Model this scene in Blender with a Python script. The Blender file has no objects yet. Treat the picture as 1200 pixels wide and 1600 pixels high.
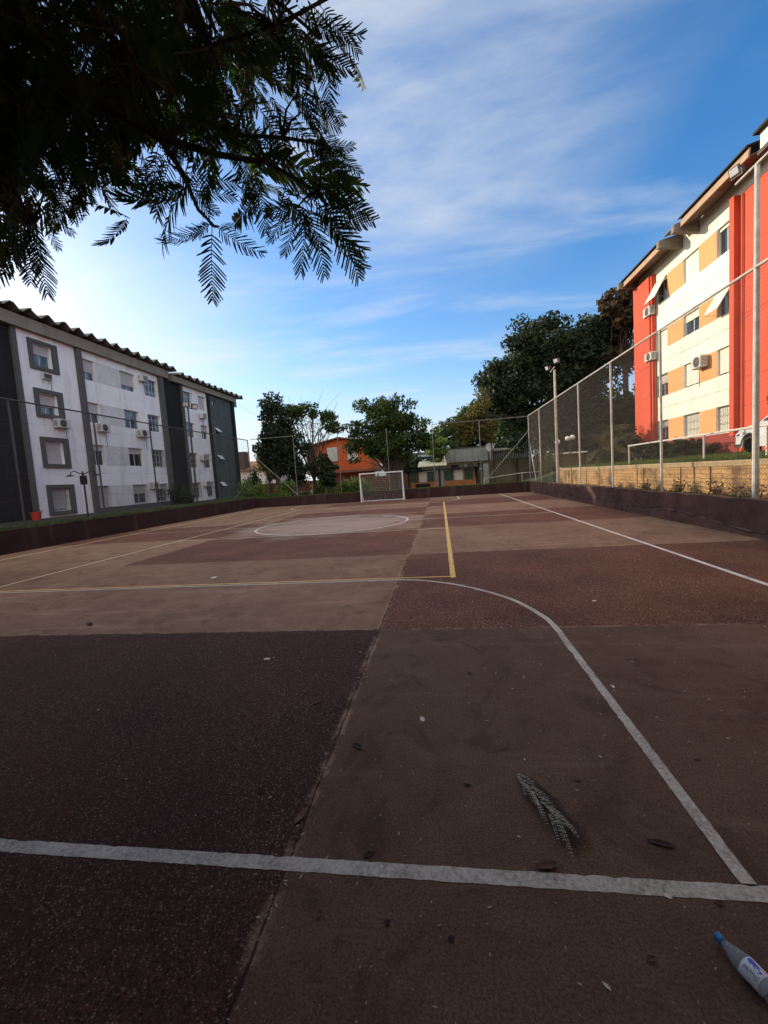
import bpy, math, random
import numpy as np
from mathutils import Vector, Matrix

# ------------------------------------------------------------------ camera, sky, sun, exposure
scene = bpy.context.scene
R_ = math.radians
cam_d = bpy.data.cameras.new('camera'); cam = bpy.data.objects.new('camera', cam_d)
scene.collection.objects.link(cam); scene.camera = cam
_f = Vector((-0.1384, 0.9870, -0.0819)).normalized()
_r = Vector((0.9891, 0.1331, -0.0669)); _r = (_r - _f * _r.dot(_f)).normalized(); _u = _r.cross(_f)
cam.matrix_world = Matrix(((_r.x, _u.x, -_f.x, 0), (_r.y, _u.y, -_f.y, 0), (_r.z, _u.z, -_f.z, 1.644), (0, 0, 0, 1)))
cam_d.sensor_fit = 'HORIZONTAL'; cam_d.sensor_width = 36.0
cam_d.lens = 36.0 * 652.57 / 1200.0
cam_d.clip_start = 0.05; cam_d.clip_end = 3000
scene.render.resolution_x = 768; scene.render.resolution_y = 1024
scene.view_settings.view_transform = 'Standard'; scene.view_settings.look = 'None'
scene.view_settings.gamma = 1.0; scene.view_settings.exposure = 1.0

SUN_EL, SUN_AZ = R_(19.2), R_(63)          # azimuth measured from +Y towards -X
sd = Vector((-math.sin(SUN_AZ) * math.cos(SUN_EL), math.cos(SUN_AZ) * math.cos(SUN_EL), math.sin(SUN_EL)))
w = bpy.data.worlds.new('World'); scene.world = w; w.use_nodes = True
nt = w.node_tree; nt.nodes.clear()
N = nt.nodes.new; K = nt.links.new
def wmath(op, a, b=None):
    n = N('ShaderNodeMath'); n.operation = op
    for i, v in enumerate((a, b)):
        if v is None: continue
        if isinstance(v, (int, float)): n.inputs[i].default_value = v
        else: K(v, n.inputs[i])
    return n.outputs[0]
sky = N('ShaderNodeTexSky'); sky.sky_type = 'NISHITA'; sky.sun_disc = False
sky.sun_elevation = SUN_EL; sky.sun_rotation = -SUN_AZ
sky.air_density = 1.0; sky.dust_density = 0.6; sky.ozone_density = 4.0; sky.altitude = 0
tc = N('ShaderNodeTexCoord'); sx = N('ShaderNodeSeparateXYZ'); K(tc.outputs['Generated'], sx.inputs[0])
zz = wmath('MAXIMUM', sx.outputs[2], 0.0); zd = wmath('ADD', zz, 0.10)
cx = N('ShaderNodeCombineXYZ'); K(wmath('DIVIDE', sx.outputs[0], zd), cx.inputs[0]); K(wmath('DIVIDE', sx.outputs[1], zd), cx.inputs[1])
def cloud(rot, sc, scale, detail, rough, lo, hi, off=(0, 0, 0)):
    m = N('ShaderNodeMapping'); m.inputs['Rotation'].default_value[2] = rot; m.inputs['Scale'].default_value = sc
    m.inputs['Location'].default_value = off
    K(cx.outputs[0], m.inputs[0])
    n = N('ShaderNodeTexNoise'); n.inputs['Scale'].default_value = scale; n.inputs['Detail'].default_value = detail
    n.inputs['Roughness'].default_value = rough; n.inputs['Distortion'].default_value = 0.35; K(m.outputs[0], n.inputs['Vector'])
    r = N('ShaderNodeMapRange'); r.interpolation_type = 'SMOOTHSTEP'; r.inputs[1].default_value = lo; r.inputs[2].default_value = hi
    K(n.outputs['Fac'], r.inputs[0]); return r.outputs[0]
c1 = cloud(R_(-28), (1.0, 3.0, 1), 0.9, 7, 0.56, 0.46, 0.80, (0.3, 1.4, 0))
c2 = cloud(R_(20), (0.8, 1.3, 1), 0.6, 6, 0.5, 0.47, 0.76, (3.1, 0.2, 2))
c = wmath('MULTIPLY', wmath('ADD', wmath('MULTIPLY', c1, 0.5), wmath('MULTIPLY', c2, 0.36)), 1.0)
# one broad soft cloud bank high in front of the court
db = N('ShaderNodeVectorMath'); db.operation = 'DOT_PRODUCT'; K(tc.outputs['Generated'], db.inputs[0]); db.inputs[1].default_value = (0.040, 0.720, 0.692)
br_ = N('ShaderNodeMapRange'); br_.interpolation_type = 'SMOOTHSTEP'; br_.inputs[1].default_value = math.cos(R_(25)); br_.inputs[2].default_value = math.cos(R_(6)); K(db.outputs['Value'], br_.inputs[0])
c3 = cloud(R_(35), (1.0, 2.0, 1), 1.3, 8, 0.6, 0.30, 0.68, (1.1, 4.4, 1))
c = wmath('ADD', c, wmath('MULTIPLY', br_.outputs[0], wmath('ADD', 0.12, wmath('MULTIPLY', c3, 0.42))))
# thin veil that thickens towards the sun and the horizon
dt = N('ShaderNodeVectorMath'); dt.operation = 'DOT_PRODUCT'; K(tc.outputs['Generated'], dt.inputs[0]); dt.inputs[1].default_value = sd
veil = wmath('POWER', wmath('MAXIMUM', dt.outputs['Value'], 0.0), 5.0)
hz = wmath('POWER', wmath('SUBTRACT', 1.0, zz), 6.5)
c = wmath('MINIMUM', wmath('ADD', c, wmath('ADD', wmath('MULTIPLY', veil, 0.34), wmath('MULTIPLY', hz, 1.2))), 0.94)
# unseen bright cloud added overhead and behind the camera to light the far court
def ramp_(v, a, b):
    r = N('ShaderNodeMapRange'); r.interpolation_type = 'SMOOTHSTEP'; r.inputs[1].default_value = a; r.inputs[2].default_value = b; K(v, r.inputs[0]); return r.outputs[0]
hi = wmath('MAXIMUM', ramp_(sx.outputs[2], 0.80, 0.94), ramp_(sx.outputs[1], 0.0, -0.6))
c = wmath('MINIMUM', wmath('ADD', c, wmath('MULTIPLY', hi, 0.8)), 0.94)
mx = N('ShaderNodeMix'); mx.data_type = 'RGBA'; K(c, mx.inputs['Factor'])
hs = N('ShaderNodeHueSaturation'); hs.inputs['Saturation'].default_value = 1.22; hs.inputs['Value'].default_value = 0.80; K(sky.outputs[0], hs.inputs['Color'])
K(hs.outputs[0], mx.inputs[6])
cc = N('ShaderNodeMix'); cc.data_type = 'RGBA'; K(wmath('MINIMUM', wmath('ADD', veil, 0.0), 1.0), cc.inputs['Factor'])
cc.inputs[6].default_value = (2.6, 2.75, 2.9, 1); cc.inputs[7].default_value = (3.9, 3.7, 3.3, 1)
c4 = N('ShaderNodeMix'); c4.data_type = 'RGBA'; K(hi, c4.inputs['Factor']); K(cc.outputs[2], c4.inputs[6]); c4.inputs[7].default_value = (6.6, 6.4, 6.0, 1)
K(c4.outputs[2], mx.inputs[7])
bg = N('ShaderNodeBackground'); bg.inputs['Strength'].default_value = 0.15; K(mx.outputs[2], bg.inputs[0])
wo = N('ShaderNodeOutputWorld'); K(bg.outputs[0], wo.inputs[0])

sl = bpy.data.lights.new('sun', 'SUN'); sl.energy = 2.9; sl.angle = R_(0.5); sl.color = (1.0, 0.83, 0.62)
so = bpy.data.objects.new('sun', sl); scene.collection.objects.link(so)
so.rotation_euler = (-sd).to_track_quat('-Z', 'Y').to_euler()

# ------------------------------------------------------------------ helpers
C = scene.collection
rng = random.Random(11); nr = np.random.default_rng(5)
ORG = [Vector((0, 0, 0))]
def tag(o, label=None, cat=None, group=None, kind=None):
    if label: o['label'] = label
    if cat: o['category'] = cat
    if group: o['group'] = group
    if kind: o['kind'] = kind
    return o
def thing(name, label, cat, loc, group=None):
    o = bpy.data.objects.new(name, None); C.objects.link(o); o.location = loc; o.empty_display_size = 0.2
    ORG[0] = Vector(loc); tag(o, label, cat, group); return o
def world_org(): ORG[0] = Vector((0, 0, 0))
class MB:
    def __init__(s): s.v = []; s.f = []; s.sm = False
    def add(s, vs, fs):
        n = len(s.v); s.v += [tuple(v) for v in vs]; s.f += [tuple(i + n for i in f) for f in fs]; return s
    def box(s, x0, x1, y0, y1, z0, z1):
        return s.add([(x0,y0,z0),(x1,y0,z0),(x1,y1,z0),(x0,y1,z0),(x0,y0,z1),(x1,y0,z1),(x1,y1,z1),(x0,y1,z1)],
                     [(0,3,2,1),(4,5,6,7),(0,1,5,4),(1,2,6,5),(2,3,7,6),(3,0,4,7)])
    def quad(s, a, b, c, d): return s.add([a, b, c, d], [(0, 1, 2, 3)])
    def tube(s, pts, r, n=8, r2=None, cap=True):
        pts = [Vector(p) for p in pts]; m = len(pts); base = len(s.v)
        rs = r if isinstance(r, (list, tuple)) else ([r + ((r2 if r2 is not None else r) - r) * i / (m - 1) for i in range(m)])
        d0 = (pts[1] - pts[0]).normalized(); a = d0.orthogonal().normalized()
        for i, p in enumerate(pts):
            d = (pts[min(i + 1, m - 1)] - pts[max(i - 1, 0)])
            d = d.normalized() if d.length > 1e-9 else d0
            a = (a - d * a.dot(d)); a = a.normalized() if a.length > 1e-6 else d.orthogonal().normalized()
            b = d.cross(a)
            for k in range(n):
                t = 2 * math.pi * k / n; s.v.append(tuple(p + (a * math.cos(t) + b * math.sin(t)) * rs[i]))
        for i in range(m - 1):
            for k in range(n):
                k2 = (k + 1) % n; s.f.append((base + i*n + k, base + i*n + k2, base + (i+1)*n + k2, base + (i+1)*n + k))
        if cap:
            s.f.append(tuple(base + k for k in reversed(range(n)))); s.f.append(tuple(base + (m-1)*n + k for k in range(n)))
        return s
    def lathe(s, o, axis, prof, n=20):
        o = Vector(o); ax = Vector(axis).normalized()
        return s.tube([o + ax * t for t, r in prof], [max(r, 1e-4) for t, r in prof], n)
    def sphere(s, c, r, n=12, sc=(1, 1, 1)):
        base = len(s.v); m = n // 2
        for i in range(m + 1):
            t = math.pi * i / m
            for k in range(n):
                p = 2 * math.pi * k / n
                s.v.append((c[0] + r*sc[0]*math.sin(t)*math.cos(p), c[1] + r*sc[1]*math.sin(t)*math.sin(p), c[2] + r*sc[2]*math.cos(t)))
        for i in range(m):
            for k in range(n):
                k2 = (k+1) % n; s.f.append((base+i*n+k, base+(i+1)*n+k, base+(i+1)*n+k2, base+i*n+k2))
        return s
    def prism(s, poly, fn, t0, t1):
        n = len(poly); vs = [fn(a, b, t0) for a, b in poly] + [fn(a, b, t1) for a, b in poly]
        return s.add(vs, [tuple(range(n)), tuple(reversed(range(n, 2*n)))] + [(i, i+n, (i+1) % n + n, (i+1) % n) for i in range(n)])
    def build(s, name, mat, parent=None, bevel=0, smooth=False):
        me = bpy.data.meshes.new(name); o_ = ORG[0]
        me.from_pydata([(v[0]-o_.x, v[1]-o_.y, v[2]-o_.z) for v in s.v], [], s.f); me.update()
        o = bpy.data.objects.new(name, me); C.objects.link(o)
        if parent is not None: o.parent = parent
        else: o.location = o_
        me.materials.append(mat)
        if smooth: me.polygons.foreach_set('use_smooth', [True] * len(me.polygons))
        if bevel:
            b = o.modifiers.new('bevel', 'BEVEL'); b.width = bevel; b.segments = 2; b.limit_method = 'ANGLE'
        return o
def np_mesh(name, V, Q, mat, parent=None):
    """V (n,3), Q (m,4) quads -> one mesh object"""
    o_ = ORG[0]; V = V - np.array(o_)
    me = bpy.data.meshes.new(name); me.vertices.add(len(V)); me.vertices.foreach_set('co', V.astype(np.float32).ravel())
    me.loops.add(Q.size); me.loops.foreach_set('vertex_index', Q.astype(np.int32).ravel())
    me.polygons.add(len(Q)); me.polygons.foreach_set('loop_start', np.arange(0, Q.size, 4, dtype=np.int32))
    me.update(calc_edges=True); me.validate()
    o = bpy.data.objects.new(name, me); C.objects.link(o)
    if parent is not None: o.parent = parent
    else: o.location = o_
    me.materials.append(mat); return o

# ------------------------------------------------------------------ materials
class Mt:
    def __init__(s, name, rough=0.7, metal=0.0, spec=0.4):
        s.m = bpy.data.materials.new(name); s.m.use_nodes = True; s.t = s.m.node_tree; s.b = s.t.nodes['Principled BSDF']
        s.b.inputs['Roughness'].default_value = rough; s.b.inputs['Metallic'].default_value = metal
        s.b.inputs['Specular IOR Level'].default_value = spec; s._c = None
    def n(s, k): return s.t.nodes.new(k)
    def l(s, a, b): s.t.links.new(a, b)
    def co(s):
        if not s._c: s._c = s.n('ShaderNodeTexCoord').outputs['Object']
        return s._c
    def map(s, sc=(1, 1, 1), rot=(0, 0, 0), src=None):
        m = s.n('ShaderNodeMapping'); m.inputs['Scale'].default_value = sc; m.inputs['Rotation'].default_value = rot
        s.l(src or s.co(), m.inputs[0]); return m.outputs[0]
    def noise(s, scale, detail=4, rough=0.55, vec=None, dist=0):
        n = s.n('ShaderNodeTexNoise'); n.inputs['Scale'].default_value = scale; n.inputs['Detail'].default_value = detail
        n.inputs['Roughness'].default_value = rough; n.inputs['Distortion'].default_value = dist
        s.l(vec or s.co(), n.inputs['Vector']); return n.outputs['Fac']
    def ramp(s, f, a, b, interp='LINEAR'):
        r = s.n('ShaderNodeMapRange'); r.interpolation_type = interp; r.inputs[1].default_value = a; r.inputs[2].default_value = b
        s.l(f, r.inputs[0]); return r.outputs[0]
    def math(s, op, a, b=None, c=None):
        n = s.n('ShaderNodeMath'); n.operation = op
        for i, v in enumerate((a, b, c)):
            if v is None: continue
            if isinstance(v, (int, float)): n.inputs[i].default_value = v
            else: s.l(v, n.inputs[i])
        return n.outputs[0]
    def mix(s, f, a, b, mode='MIX'):
        n = s.n('ShaderNodeMix'); n.data_type = 'RGBA'; n.blend_type = mode
        for k, v in ((0, f), (6, a), (7, b)):
            if isinstance(v, (int, float)): n.inputs[k].default_value = v
            elif isinstance(v, tuple): n.inputs[k].default_value = v if len(v) == 4 else v + (1,)
            else: s.l(v, n.inputs[k])
        return n.outputs[2]
    def col(s, c):
        if isinstance(c, tuple): s.b.inputs['Base Color'].default_value = c + (1,)
        else: s.l(c, s.b.inputs['Base Color'])
        return s
    def bump(s, h, strength=0.3, dist=0.02):
        b = s.n('ShaderNodeBump'); b.inputs['Strength'].default_value = strength; b.inputs['Distance'].default_value = dist
        s.l(h, b.inputs['Height']); s.l(b.outputs[0], s.b.inputs['Normal']); return s
def scl(c, k): return tuple(min(1, x * k) for x in c)
def weathered(name, c, rough=0.8, sc=1.5, lo=0.75, streak=0.25, bs=0.15, fine=40, dirt=(0.09, 0.08, 0.065)):
    m = Mt(name, rough); n = m.noise(sc, 6, 0.6)
    base = m.mix(m.ramp(n, 0.3, 0.7), scl(c, lo), c)
    st = m.ramp(m.noise(1.0, 5, 0.65, m.map((2.2, 2.2, 0.22))), 0.52, 0.78)
    base = m.mix(m.math('MULTIPLY', st, streak), base, dirt)
    m.col(base).bump(m.noise(fine, 3, 0.6), bs, 0.01); return m.m
def plain(name, c, rough=0.6, metal=0, var=0.15, sc=6, spec=0.4):
    m = Mt(name, rough, metal, spec); m.col(m.mix(m.ramp(m.noise(sc, 4), 0.3, 0.7), scl(c, 1 - var), scl(c, 1 + var * .5))); return m.m
def foliage(name, c1, c2, c3=None, trans=0.35, sc=1.2):
    m = Mt(name, 0.6, 0, 0.25); n = m.noise(sc, 3, 0.6); n2 = m.noise(9.0, 2, 0.5)
    base = m.mix(m.ramp(n, 0.35, 0.65), c1, c2)
    if c3: base = m.mix(m.ramp(n2, 0.55, 0.68), base, c3)
    m.col(base)
    tr = m.n('ShaderNodeBsdfTranslucent'); m.l(base, tr.inputs[0])
    ms = m.n('ShaderNodeMixShader'); ms.inputs[0].default_value = trans
    out = [x for x in m.t.nodes if x.type == 'OUTPUT_MATERIAL'][0]
    m.l(m.b.outputs[0], ms.inputs[1]); m.l(tr.outputs[0], ms.inputs[2]); m.l(ms.outputs[0], out.inputs[0]); return m.m

def court_base(m, aggregate_only=None):
    """colour of the court floor: staggered slabs of exposed aggregate and smooth concrete"""
    sp = m.n('ShaderNodeSeparateXYZ'); m.l(m.co(), sp.inputs[0])
    wob = m.math('MULTIPLY', m.math('SUBTRACT', m.noise(3.0, 5, 0.7), 0.5), 0.05)
    x = m.math('ADD', sp.outputs[0], wob); y = m.math('ADD', sp.outputs[1], wob)
    u = m.math('DIVIDE', m.math('ADD', x, 0.75 + 6.72 * 4), 6.72); v = m.math('DIVIDE', m.math('SUBTRACT', y, 4.37 - 4.31 * 4), 4.31)
    chk = m.math('MODULO', m.math('ADD', m.math('FLOOR', u), m.math('FLOOR', v)), 2.0)   # 0 / 1
    lft = m.math('LESS_THAN', m.math('FLOOR', u), 2.5); r6 = m.math('COMPARE', m.math('FLOOR', v), 6.0, 0.1)
    chk = m.math('ADD', m.math('MULTIPLY', chk, m.math('SUBTRACT', 1.0, lft)), m.math('MULTIPLY', lft, m.math('SUBTRACT', 1.0, r6)))
    fu = m.math('FRACT', u); fv = m.math('FRACT', v)
    du = m.math('MULTIPLY', m.math('MINIMUM', fu, m.math('SUBTRACT', 1.0, fu)), 6.72)
    dv = m.math('MULTIPLY', m.math('MINIMUM', fv, m.math('SUBTRACT', 1.0, fv)), 4.31)
    dj = m.math('MINIMUM', du, m.math('MULTIPLY', dv, 1.6))
    joint = m.ramp(m.math('ADD', dj, m.math('MULTIPLY', m.ramp(m.noise(7, 4, 0.7), 0.45, 0.65), 0.005)), 0.009, 0.004)
    lip = m.math('MULTIPLY', m.ramp(dj, 0.045, 0.012), m.ramp(m.noise(5.0, 5, 0.7), 0.45, 0.62))
    # smooth slabs
    big = m.noise(0.55, 7, 0.62, dist=0.6); mid = m.noise(4.0, 6, 0.65); fine = m.noise(90, 3, 0.7)
    smooth = m.mix(m.ramp(big, 0.32, 0.68), SM1, SM2)
    smooth = m.mix(m.math('MULTIPLY', m.ramp(mid, 0.45, 0.75), 0.45), smooth, SM3)
    smooth = m.mix(m.math('MULTIPLY', m.ramp(fine, 0.42, 0.60), 0.62), smooth, scl(SM1, 0.40))
    smooth = m.mix(m.math('MULTIPLY', m.ramp(m.noise(26, 5, 0.8), 0.52, 0.70), 0.4), smooth, scl(SM1, 0.45))
    smooth = m.mix(m.math('MULTIPLY', m.ramp(m.noise(150, 2, 0.6), 0.62, 0.70), 0.7), smooth, scl(SM3, 1.4))
    smooth = m.mix(m.math('MULTIPLY', m.ramp(m.noise(1.7, 7, 0.75, None, 1.2), 0.51, 0.62), 0.55), smooth, scl(SM1, 0.5))
    streaks = m.ramp(m.noise(1.0, 6, 0.7, m.map((0.35, 3.0, 1), (0, 0, 0.3))), 0.56, 0.74)
    smooth = m.mix(m.math('MULTIPLY', streaks, 0.3), smooth, scl(SM3, 1.35))
    # exposed aggregate
    vo = m.n('ShaderNodeTexVoronoi'); vo.inputs['Scale'].default_value = 115; m.l(m.co(), vo.inputs['Vector'])
    hue = m.n('ShaderNodeSeparateColor'); m.l(vo.outputs['Color'], hue.inputs[0])
    ag = m.mix(m.ramp(m.noise(0.8, 5, 0.6), 0.35, 0.68), AG1, AG2)
    patch = m.ramp(m.noise(1.3, 4, 0.6), 0.35, 0.75)
    ag = m.mix(m.math('MULTIPLY', m.ramp(hue.outputs[0], 0.1, 0.9), 0.85), ag, scl(AG1, 0.22))
    spk = m.math('MULTIPLY', m.ramp(hue.outputs[1], 0.70, 0.95), m.ramp(vo.outputs['Distance'], 0.55, 0.3))
    ag = m.mix(m.math('MULTIPLY', m.math('MULTIPLY', spk, m.math('ADD', 0.35, m.math('MULTIPLY', patch, 0.65))), 0.9), ag, AG3)
    base = m.mix(chk, ag, smooth)
    # every slab was poured and has worn differently; rows by the near goal have shade painted in
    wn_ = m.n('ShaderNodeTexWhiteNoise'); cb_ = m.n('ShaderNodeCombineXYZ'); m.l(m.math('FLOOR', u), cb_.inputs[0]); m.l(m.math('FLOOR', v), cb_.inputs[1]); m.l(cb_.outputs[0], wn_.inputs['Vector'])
    row_shade = m.ramp(m.math('FLOOR', v), 2.6, 4.3)
    slab = m.math('ADD', m.math('ADD', 0.19, m.math('MULTIPLY', row_shade, 0.68)), m.math('MULTIPLY', wn_.outputs['Value'], 0.14))
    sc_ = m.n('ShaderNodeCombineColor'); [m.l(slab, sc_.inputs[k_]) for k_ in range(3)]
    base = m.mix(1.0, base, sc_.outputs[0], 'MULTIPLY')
    crk = m.ramp(m.math('ABSOLUTE', m.math('SUBTRACT', m.noise(0.45, 9, 0.62, None, 1.0), 0.5)), 0.0022, 0.0006)
    base = m.mix(m.math('MULTIPLY', crk, m.ramp(m.noise(0.3, 2), 0.52, 0.6)), base, (0.01, 0.007, 0.005))
    # pale worn cement around the centre circle
    ddx = m.math('SUBTRACT', sp.outputs[0], -4.2); ddy = m.math('SUBTRACT', sp.outputs[1], 15.6)
    rr = m.math('SQRT', m.math('ADD', m.math('MULTIPLY', ddx, ddx), m.math('MULTIPLY', ddy, ddy)))
    rr = m.math('ADD', rr, m.math('MULTIPLY', m.math('SUBTRACT', m.noise(0.9, 6, 0.7), 0.5), 5.0))
    base = m.mix(m.math('MULTIPLY', m.ramp(rr, 3.9, 2.3), 0.42), base, (0.42, 0.35, 0.30))
    base = m.mix(m.math('MULTIPLY', lip, 0.42), base, scl(SM3, 1.3))
    base = m.mix(m.math('MULTIPLY', m.ramp(m.noise(0.23, 4, 0.6), 0.5, 0.7), 0.35), base, scl(AG1, 0.45))
    base = m.mix(m.math('MULTIPLY', joint, 0.85), base, (0.012, 0.008, 0.006))
    hgt = m.math('SUBTRACT', m.math('ADD', m.math('MULTIPLY', m.math('MULTIPLY', m.math('SUBTRACT', 1.0, vo.outputs['Distance']), 0.6), m.math('SUBTRACT', 1.0, chk)), m.math('MULTIPLY', fine, 0.3)), m.math('MULTIPLY', joint, 3.0))
    return base, hgt
SM1, SM2, SM3 = (0.215, 0.112, 0.064), (0.340, 0.198, 0.122), (0.460, 0.300, 0.200)
AG1, AG2, AG3 = (0.135, 0.045, 0.021), (0.250, 0.092, 0.045), (0.85, 0.66, 0.52)
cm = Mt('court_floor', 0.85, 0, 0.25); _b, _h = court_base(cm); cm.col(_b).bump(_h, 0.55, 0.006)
def paint(name, c, wear_lo, wear_hi):
    m = Mt(name, 0.6); b, h = court_base(m)
    wn = m.noise(45, 7, 0.85); w2 = m.noise(3.2, 6, 0.75)
    wear = m.ramp(m.math('ADD', m.math('MULTIPLY', wn, 0.55), m.math('MULTIPLY', w2, 0.45)), wear_lo, wear_hi)
    pc = m.mix(m.ramp(m.noise(60, 2), 0.3, 0.7), scl(c, 0.72), c)
    m.col(m.mix(wear, pc, b)).bump(h, 0.3, 0.004); return m.m
P_WHITE = paint('worn_white_paint', (0.54, 0.50, 0.41), 0.46, 0.66)
P_WHITE2 = paint('fresh_white_paint', (0.72, 0.68, 0.62), 0.50, 0.70)
P_YELLOW = paint('worn_yellow_paint', (0.78, 0.48, 0.12), 0.52, 0.74)
P_CREAM = paint('faded_cream_paint', (0.78, 0.64, 0.40), 0.50, 0.72)
COURT = cm.m

M = {}
M['maroon'] = weathered('maroon_wall', (0.036, 0.011, 0.009), 0.85, 1.6, 0.45, 0.5, 0.5)
def cracked():
    m = Mt('cracked_maroon_wall', 0.85); n = m.noise(1.6, 7, 0.65)
    b = m.mix(m.ramp(n, 0.35, 0.7), (0.075, 0.030, 0.021), (0.16, 0.080, 0.054))
    b = m.mix(m.ramp(m.noise(0.8, 5, 0.7), 0.55, 0.75), b, (0.05, 0.022, 0.018))
    w_ = m.noise(0.7, 8, 0.7, m.map((0.5, 0.5, 1.8)), 0.8)
    cr = m.ramp(m.math('ABSOLUTE', m.math('SUBTRACT', w_, 0.5)), 0.010, 0.003)
    cr = m.math('MULTIPLY', cr, m.ramp(m.noise(0.35, 3), 0.42, 0.55))
    b = m.mix(cr, b, (0.006, 0.004, 0.003)); m.col(b)
    m.bump(m.math('SUBTRACT', m.noise(14, 6, 0.7), m.math('MULTIPLY', cr, 2.0)), 0.6, 0.03); return m.m
M['cracked'] = cracked()
M['white_wall'] = weathered('white_painted_render', (0.80, 0.81, 0.84), 0.85, 1.0, 0.86, 0.45, 0.5, 45, (0.25, 0.25, 0.24))
M['white_wall2'] = weathered('pale_panel_render', (0.62, 0.62, 0.63), 0.85, 2.5, 0.80, 0.45, 0.6, 45, (0.16, 0.16, 0.16))
M['black_wall'] = weathered('charcoal_render', (0.007, 0.007, 0.0075), 0.85, 1.0, 0.7, 0.1, 0.4)
M['grey_green'] = weathered('grey_green_render', (0.085, 0.105, 0.100), 0.85, 2.0, 0.6, 0.5, 0.6, 30, (0.16, 0.17, 0.165))
M['grey_trim'] = weathered('grey_trim', (0.10, 0.10, 0.10), 0.85, 8.0, 0.6, 0.3, 0.5)
M['fascia'] = weathered('raw_concrete_fascia', (0.26, 0.24, 0.20), 0.9, 0.8, 0.7, 0.6, 0.4)
M['roof_tile'] = weathered('fibre_cement_roof', (0.19, 0.175, 0.15), 0.9, 2.0, 0.5, 0.5, 0.5)
M['cream'] = weathered('cream_render', (0.80, 0.77, 0.64), 0.85, 1.0, 0.86, 0.30, 0.3, 40, (0.40, 0.28, 0.15))
M['orange'] = weathered('orange_render', (0.76, 0.34, 0.135), 0.85, 1.0, 0.92, 0.12, 0.3)
M['red'] = weathered('orange_red_render', (0.60, 0.082, 0.036), 0.8, 1.2, 0.82, 0.25, 0.3, 40, (0.3, 0.06, 0.03))
M['redbase'] = weathered('red_plinth', (0.27, 0.035, 0.024), 0.8, 1.2, 0.75, 0.35, 0.3)
M['tan_fascia'] = weathered('tan_fascia', (0.42, 0.29, 0.19), 0.85, 2.0, 0.8, 0.3, 0.2)
M['soffit'] = weathered('brown_soffit', (0.16, 0.10, 0.065), 0.85, 2.0, 0.7, 0.3, 0.2)
M['dark_roof'] = plain('dark_roof_edge', (0.02, 0.018, 0.017), 0.8)
M['bracket'] = weathered('grey_concrete_bracket', (0.24, 0.21, 0.175), 0.9, 3.0, 0.6, 0.4, 0.4)
def shutter_mat(name, c):
    m = Mt(name, 0.6); sp = m.n('ShaderNodeSeparateXYZ'); m.l(m.co(), sp.inputs[0])
    f = m.math('FRACT', m.math('MULTIPLY', sp.outputs[2], 22.0)); g = m.ramp(f, 0.0, 0.18)
    base = m.mix(g, scl(c, 0.55), c); base = m.mix(m.math('MULTIPLY', m.ramp(m.noise(3, 5), 0.45, 0.8), 0.3), base, scl(c, 0.6))
    m.col(base).bump(g, 0.5, 0.01); return m.m
M['shutter'] = shutter_mat('roller_shutter', (0.47, 0.455, 0.46)); M['shutter2'] = shutter_mat('cream_roller_shutter', (0.70, 0.67, 0.57))
M['frame_w'] = plain('white_aluminium', (0.55, 0.56, 0.57), 0.45, 0.2)
M['frame_d'] = plain('grey_aluminium', (0.16, 0.17, 0.18), 0.45, 0.3)
def glass(name, c, tint=0.5):
    m = Mt(name, 0.06, 0, 0.9); m.col(m.mix(m.ramp(m.noise(2.2, 3, 0.6, m.map((1.0, 1.0, 0.4))), 0.42, 0.58), c, scl(c, 3.2))); return m.m
M['glass'] = glass('window_glass', (0.014, 0.022, 0.034)); M['glass_blue'] = glass('curtained_glass', (0.025, 0.042, 0.060)); M['glass_dark'] = glass('dark_glass', (0.008, 0.009, 0.011))
M['interior'] = plain('dark_interior', (0.012, 0.011, 0.011), 0.9)
M['grille'] = plain('window_grille', (0.22, 0.22, 0.22), 0.5, 0.5)
M['ac_white'] = plain('yellowed_plastic', (0.55, 0.54, 0.50), 0.5); M['ac_dark'] = plain('fan_grille', (0.035, 0.035, 0.038), 0.5)
M['galv_far'] = weathered('weathered_grey_tube', (0.20, 0.20, 0.19), 0.6, 5.0, 0.6, 0.4)
M['galv'] = weathered('galvanised_post', (0.56, 0.54, 0.49), 0.55, 5.0, 0.55, 0.5, 0.2, 60, (0.10, 0.07, 0.05))
M['galv_dark'] = weathered('backlit_post', (0.07, 0.075, 0.075), 0.6, 5.0, 0.55, 0.3, 0.2)  # galvanised tube darkened; the backlit shade of the left posts is in the colour
M['wire'] = plain('galvanised_wire', (0.11, 0.10, 0.09), 0.6, 0.2)
M['white_rail'] = weathered('white_painted_rail', (0.66, 0.64, 0.58), 0.55, 5.0, 0.8, 0.25, 0.1)
M['white_goal'] = plain('white_goal_paint', (0.70, 0.70, 0.70), 0.45)
M['net'] = plain('white_net_cord', (0.62, 0.62, 0.62), 0.8)
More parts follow.
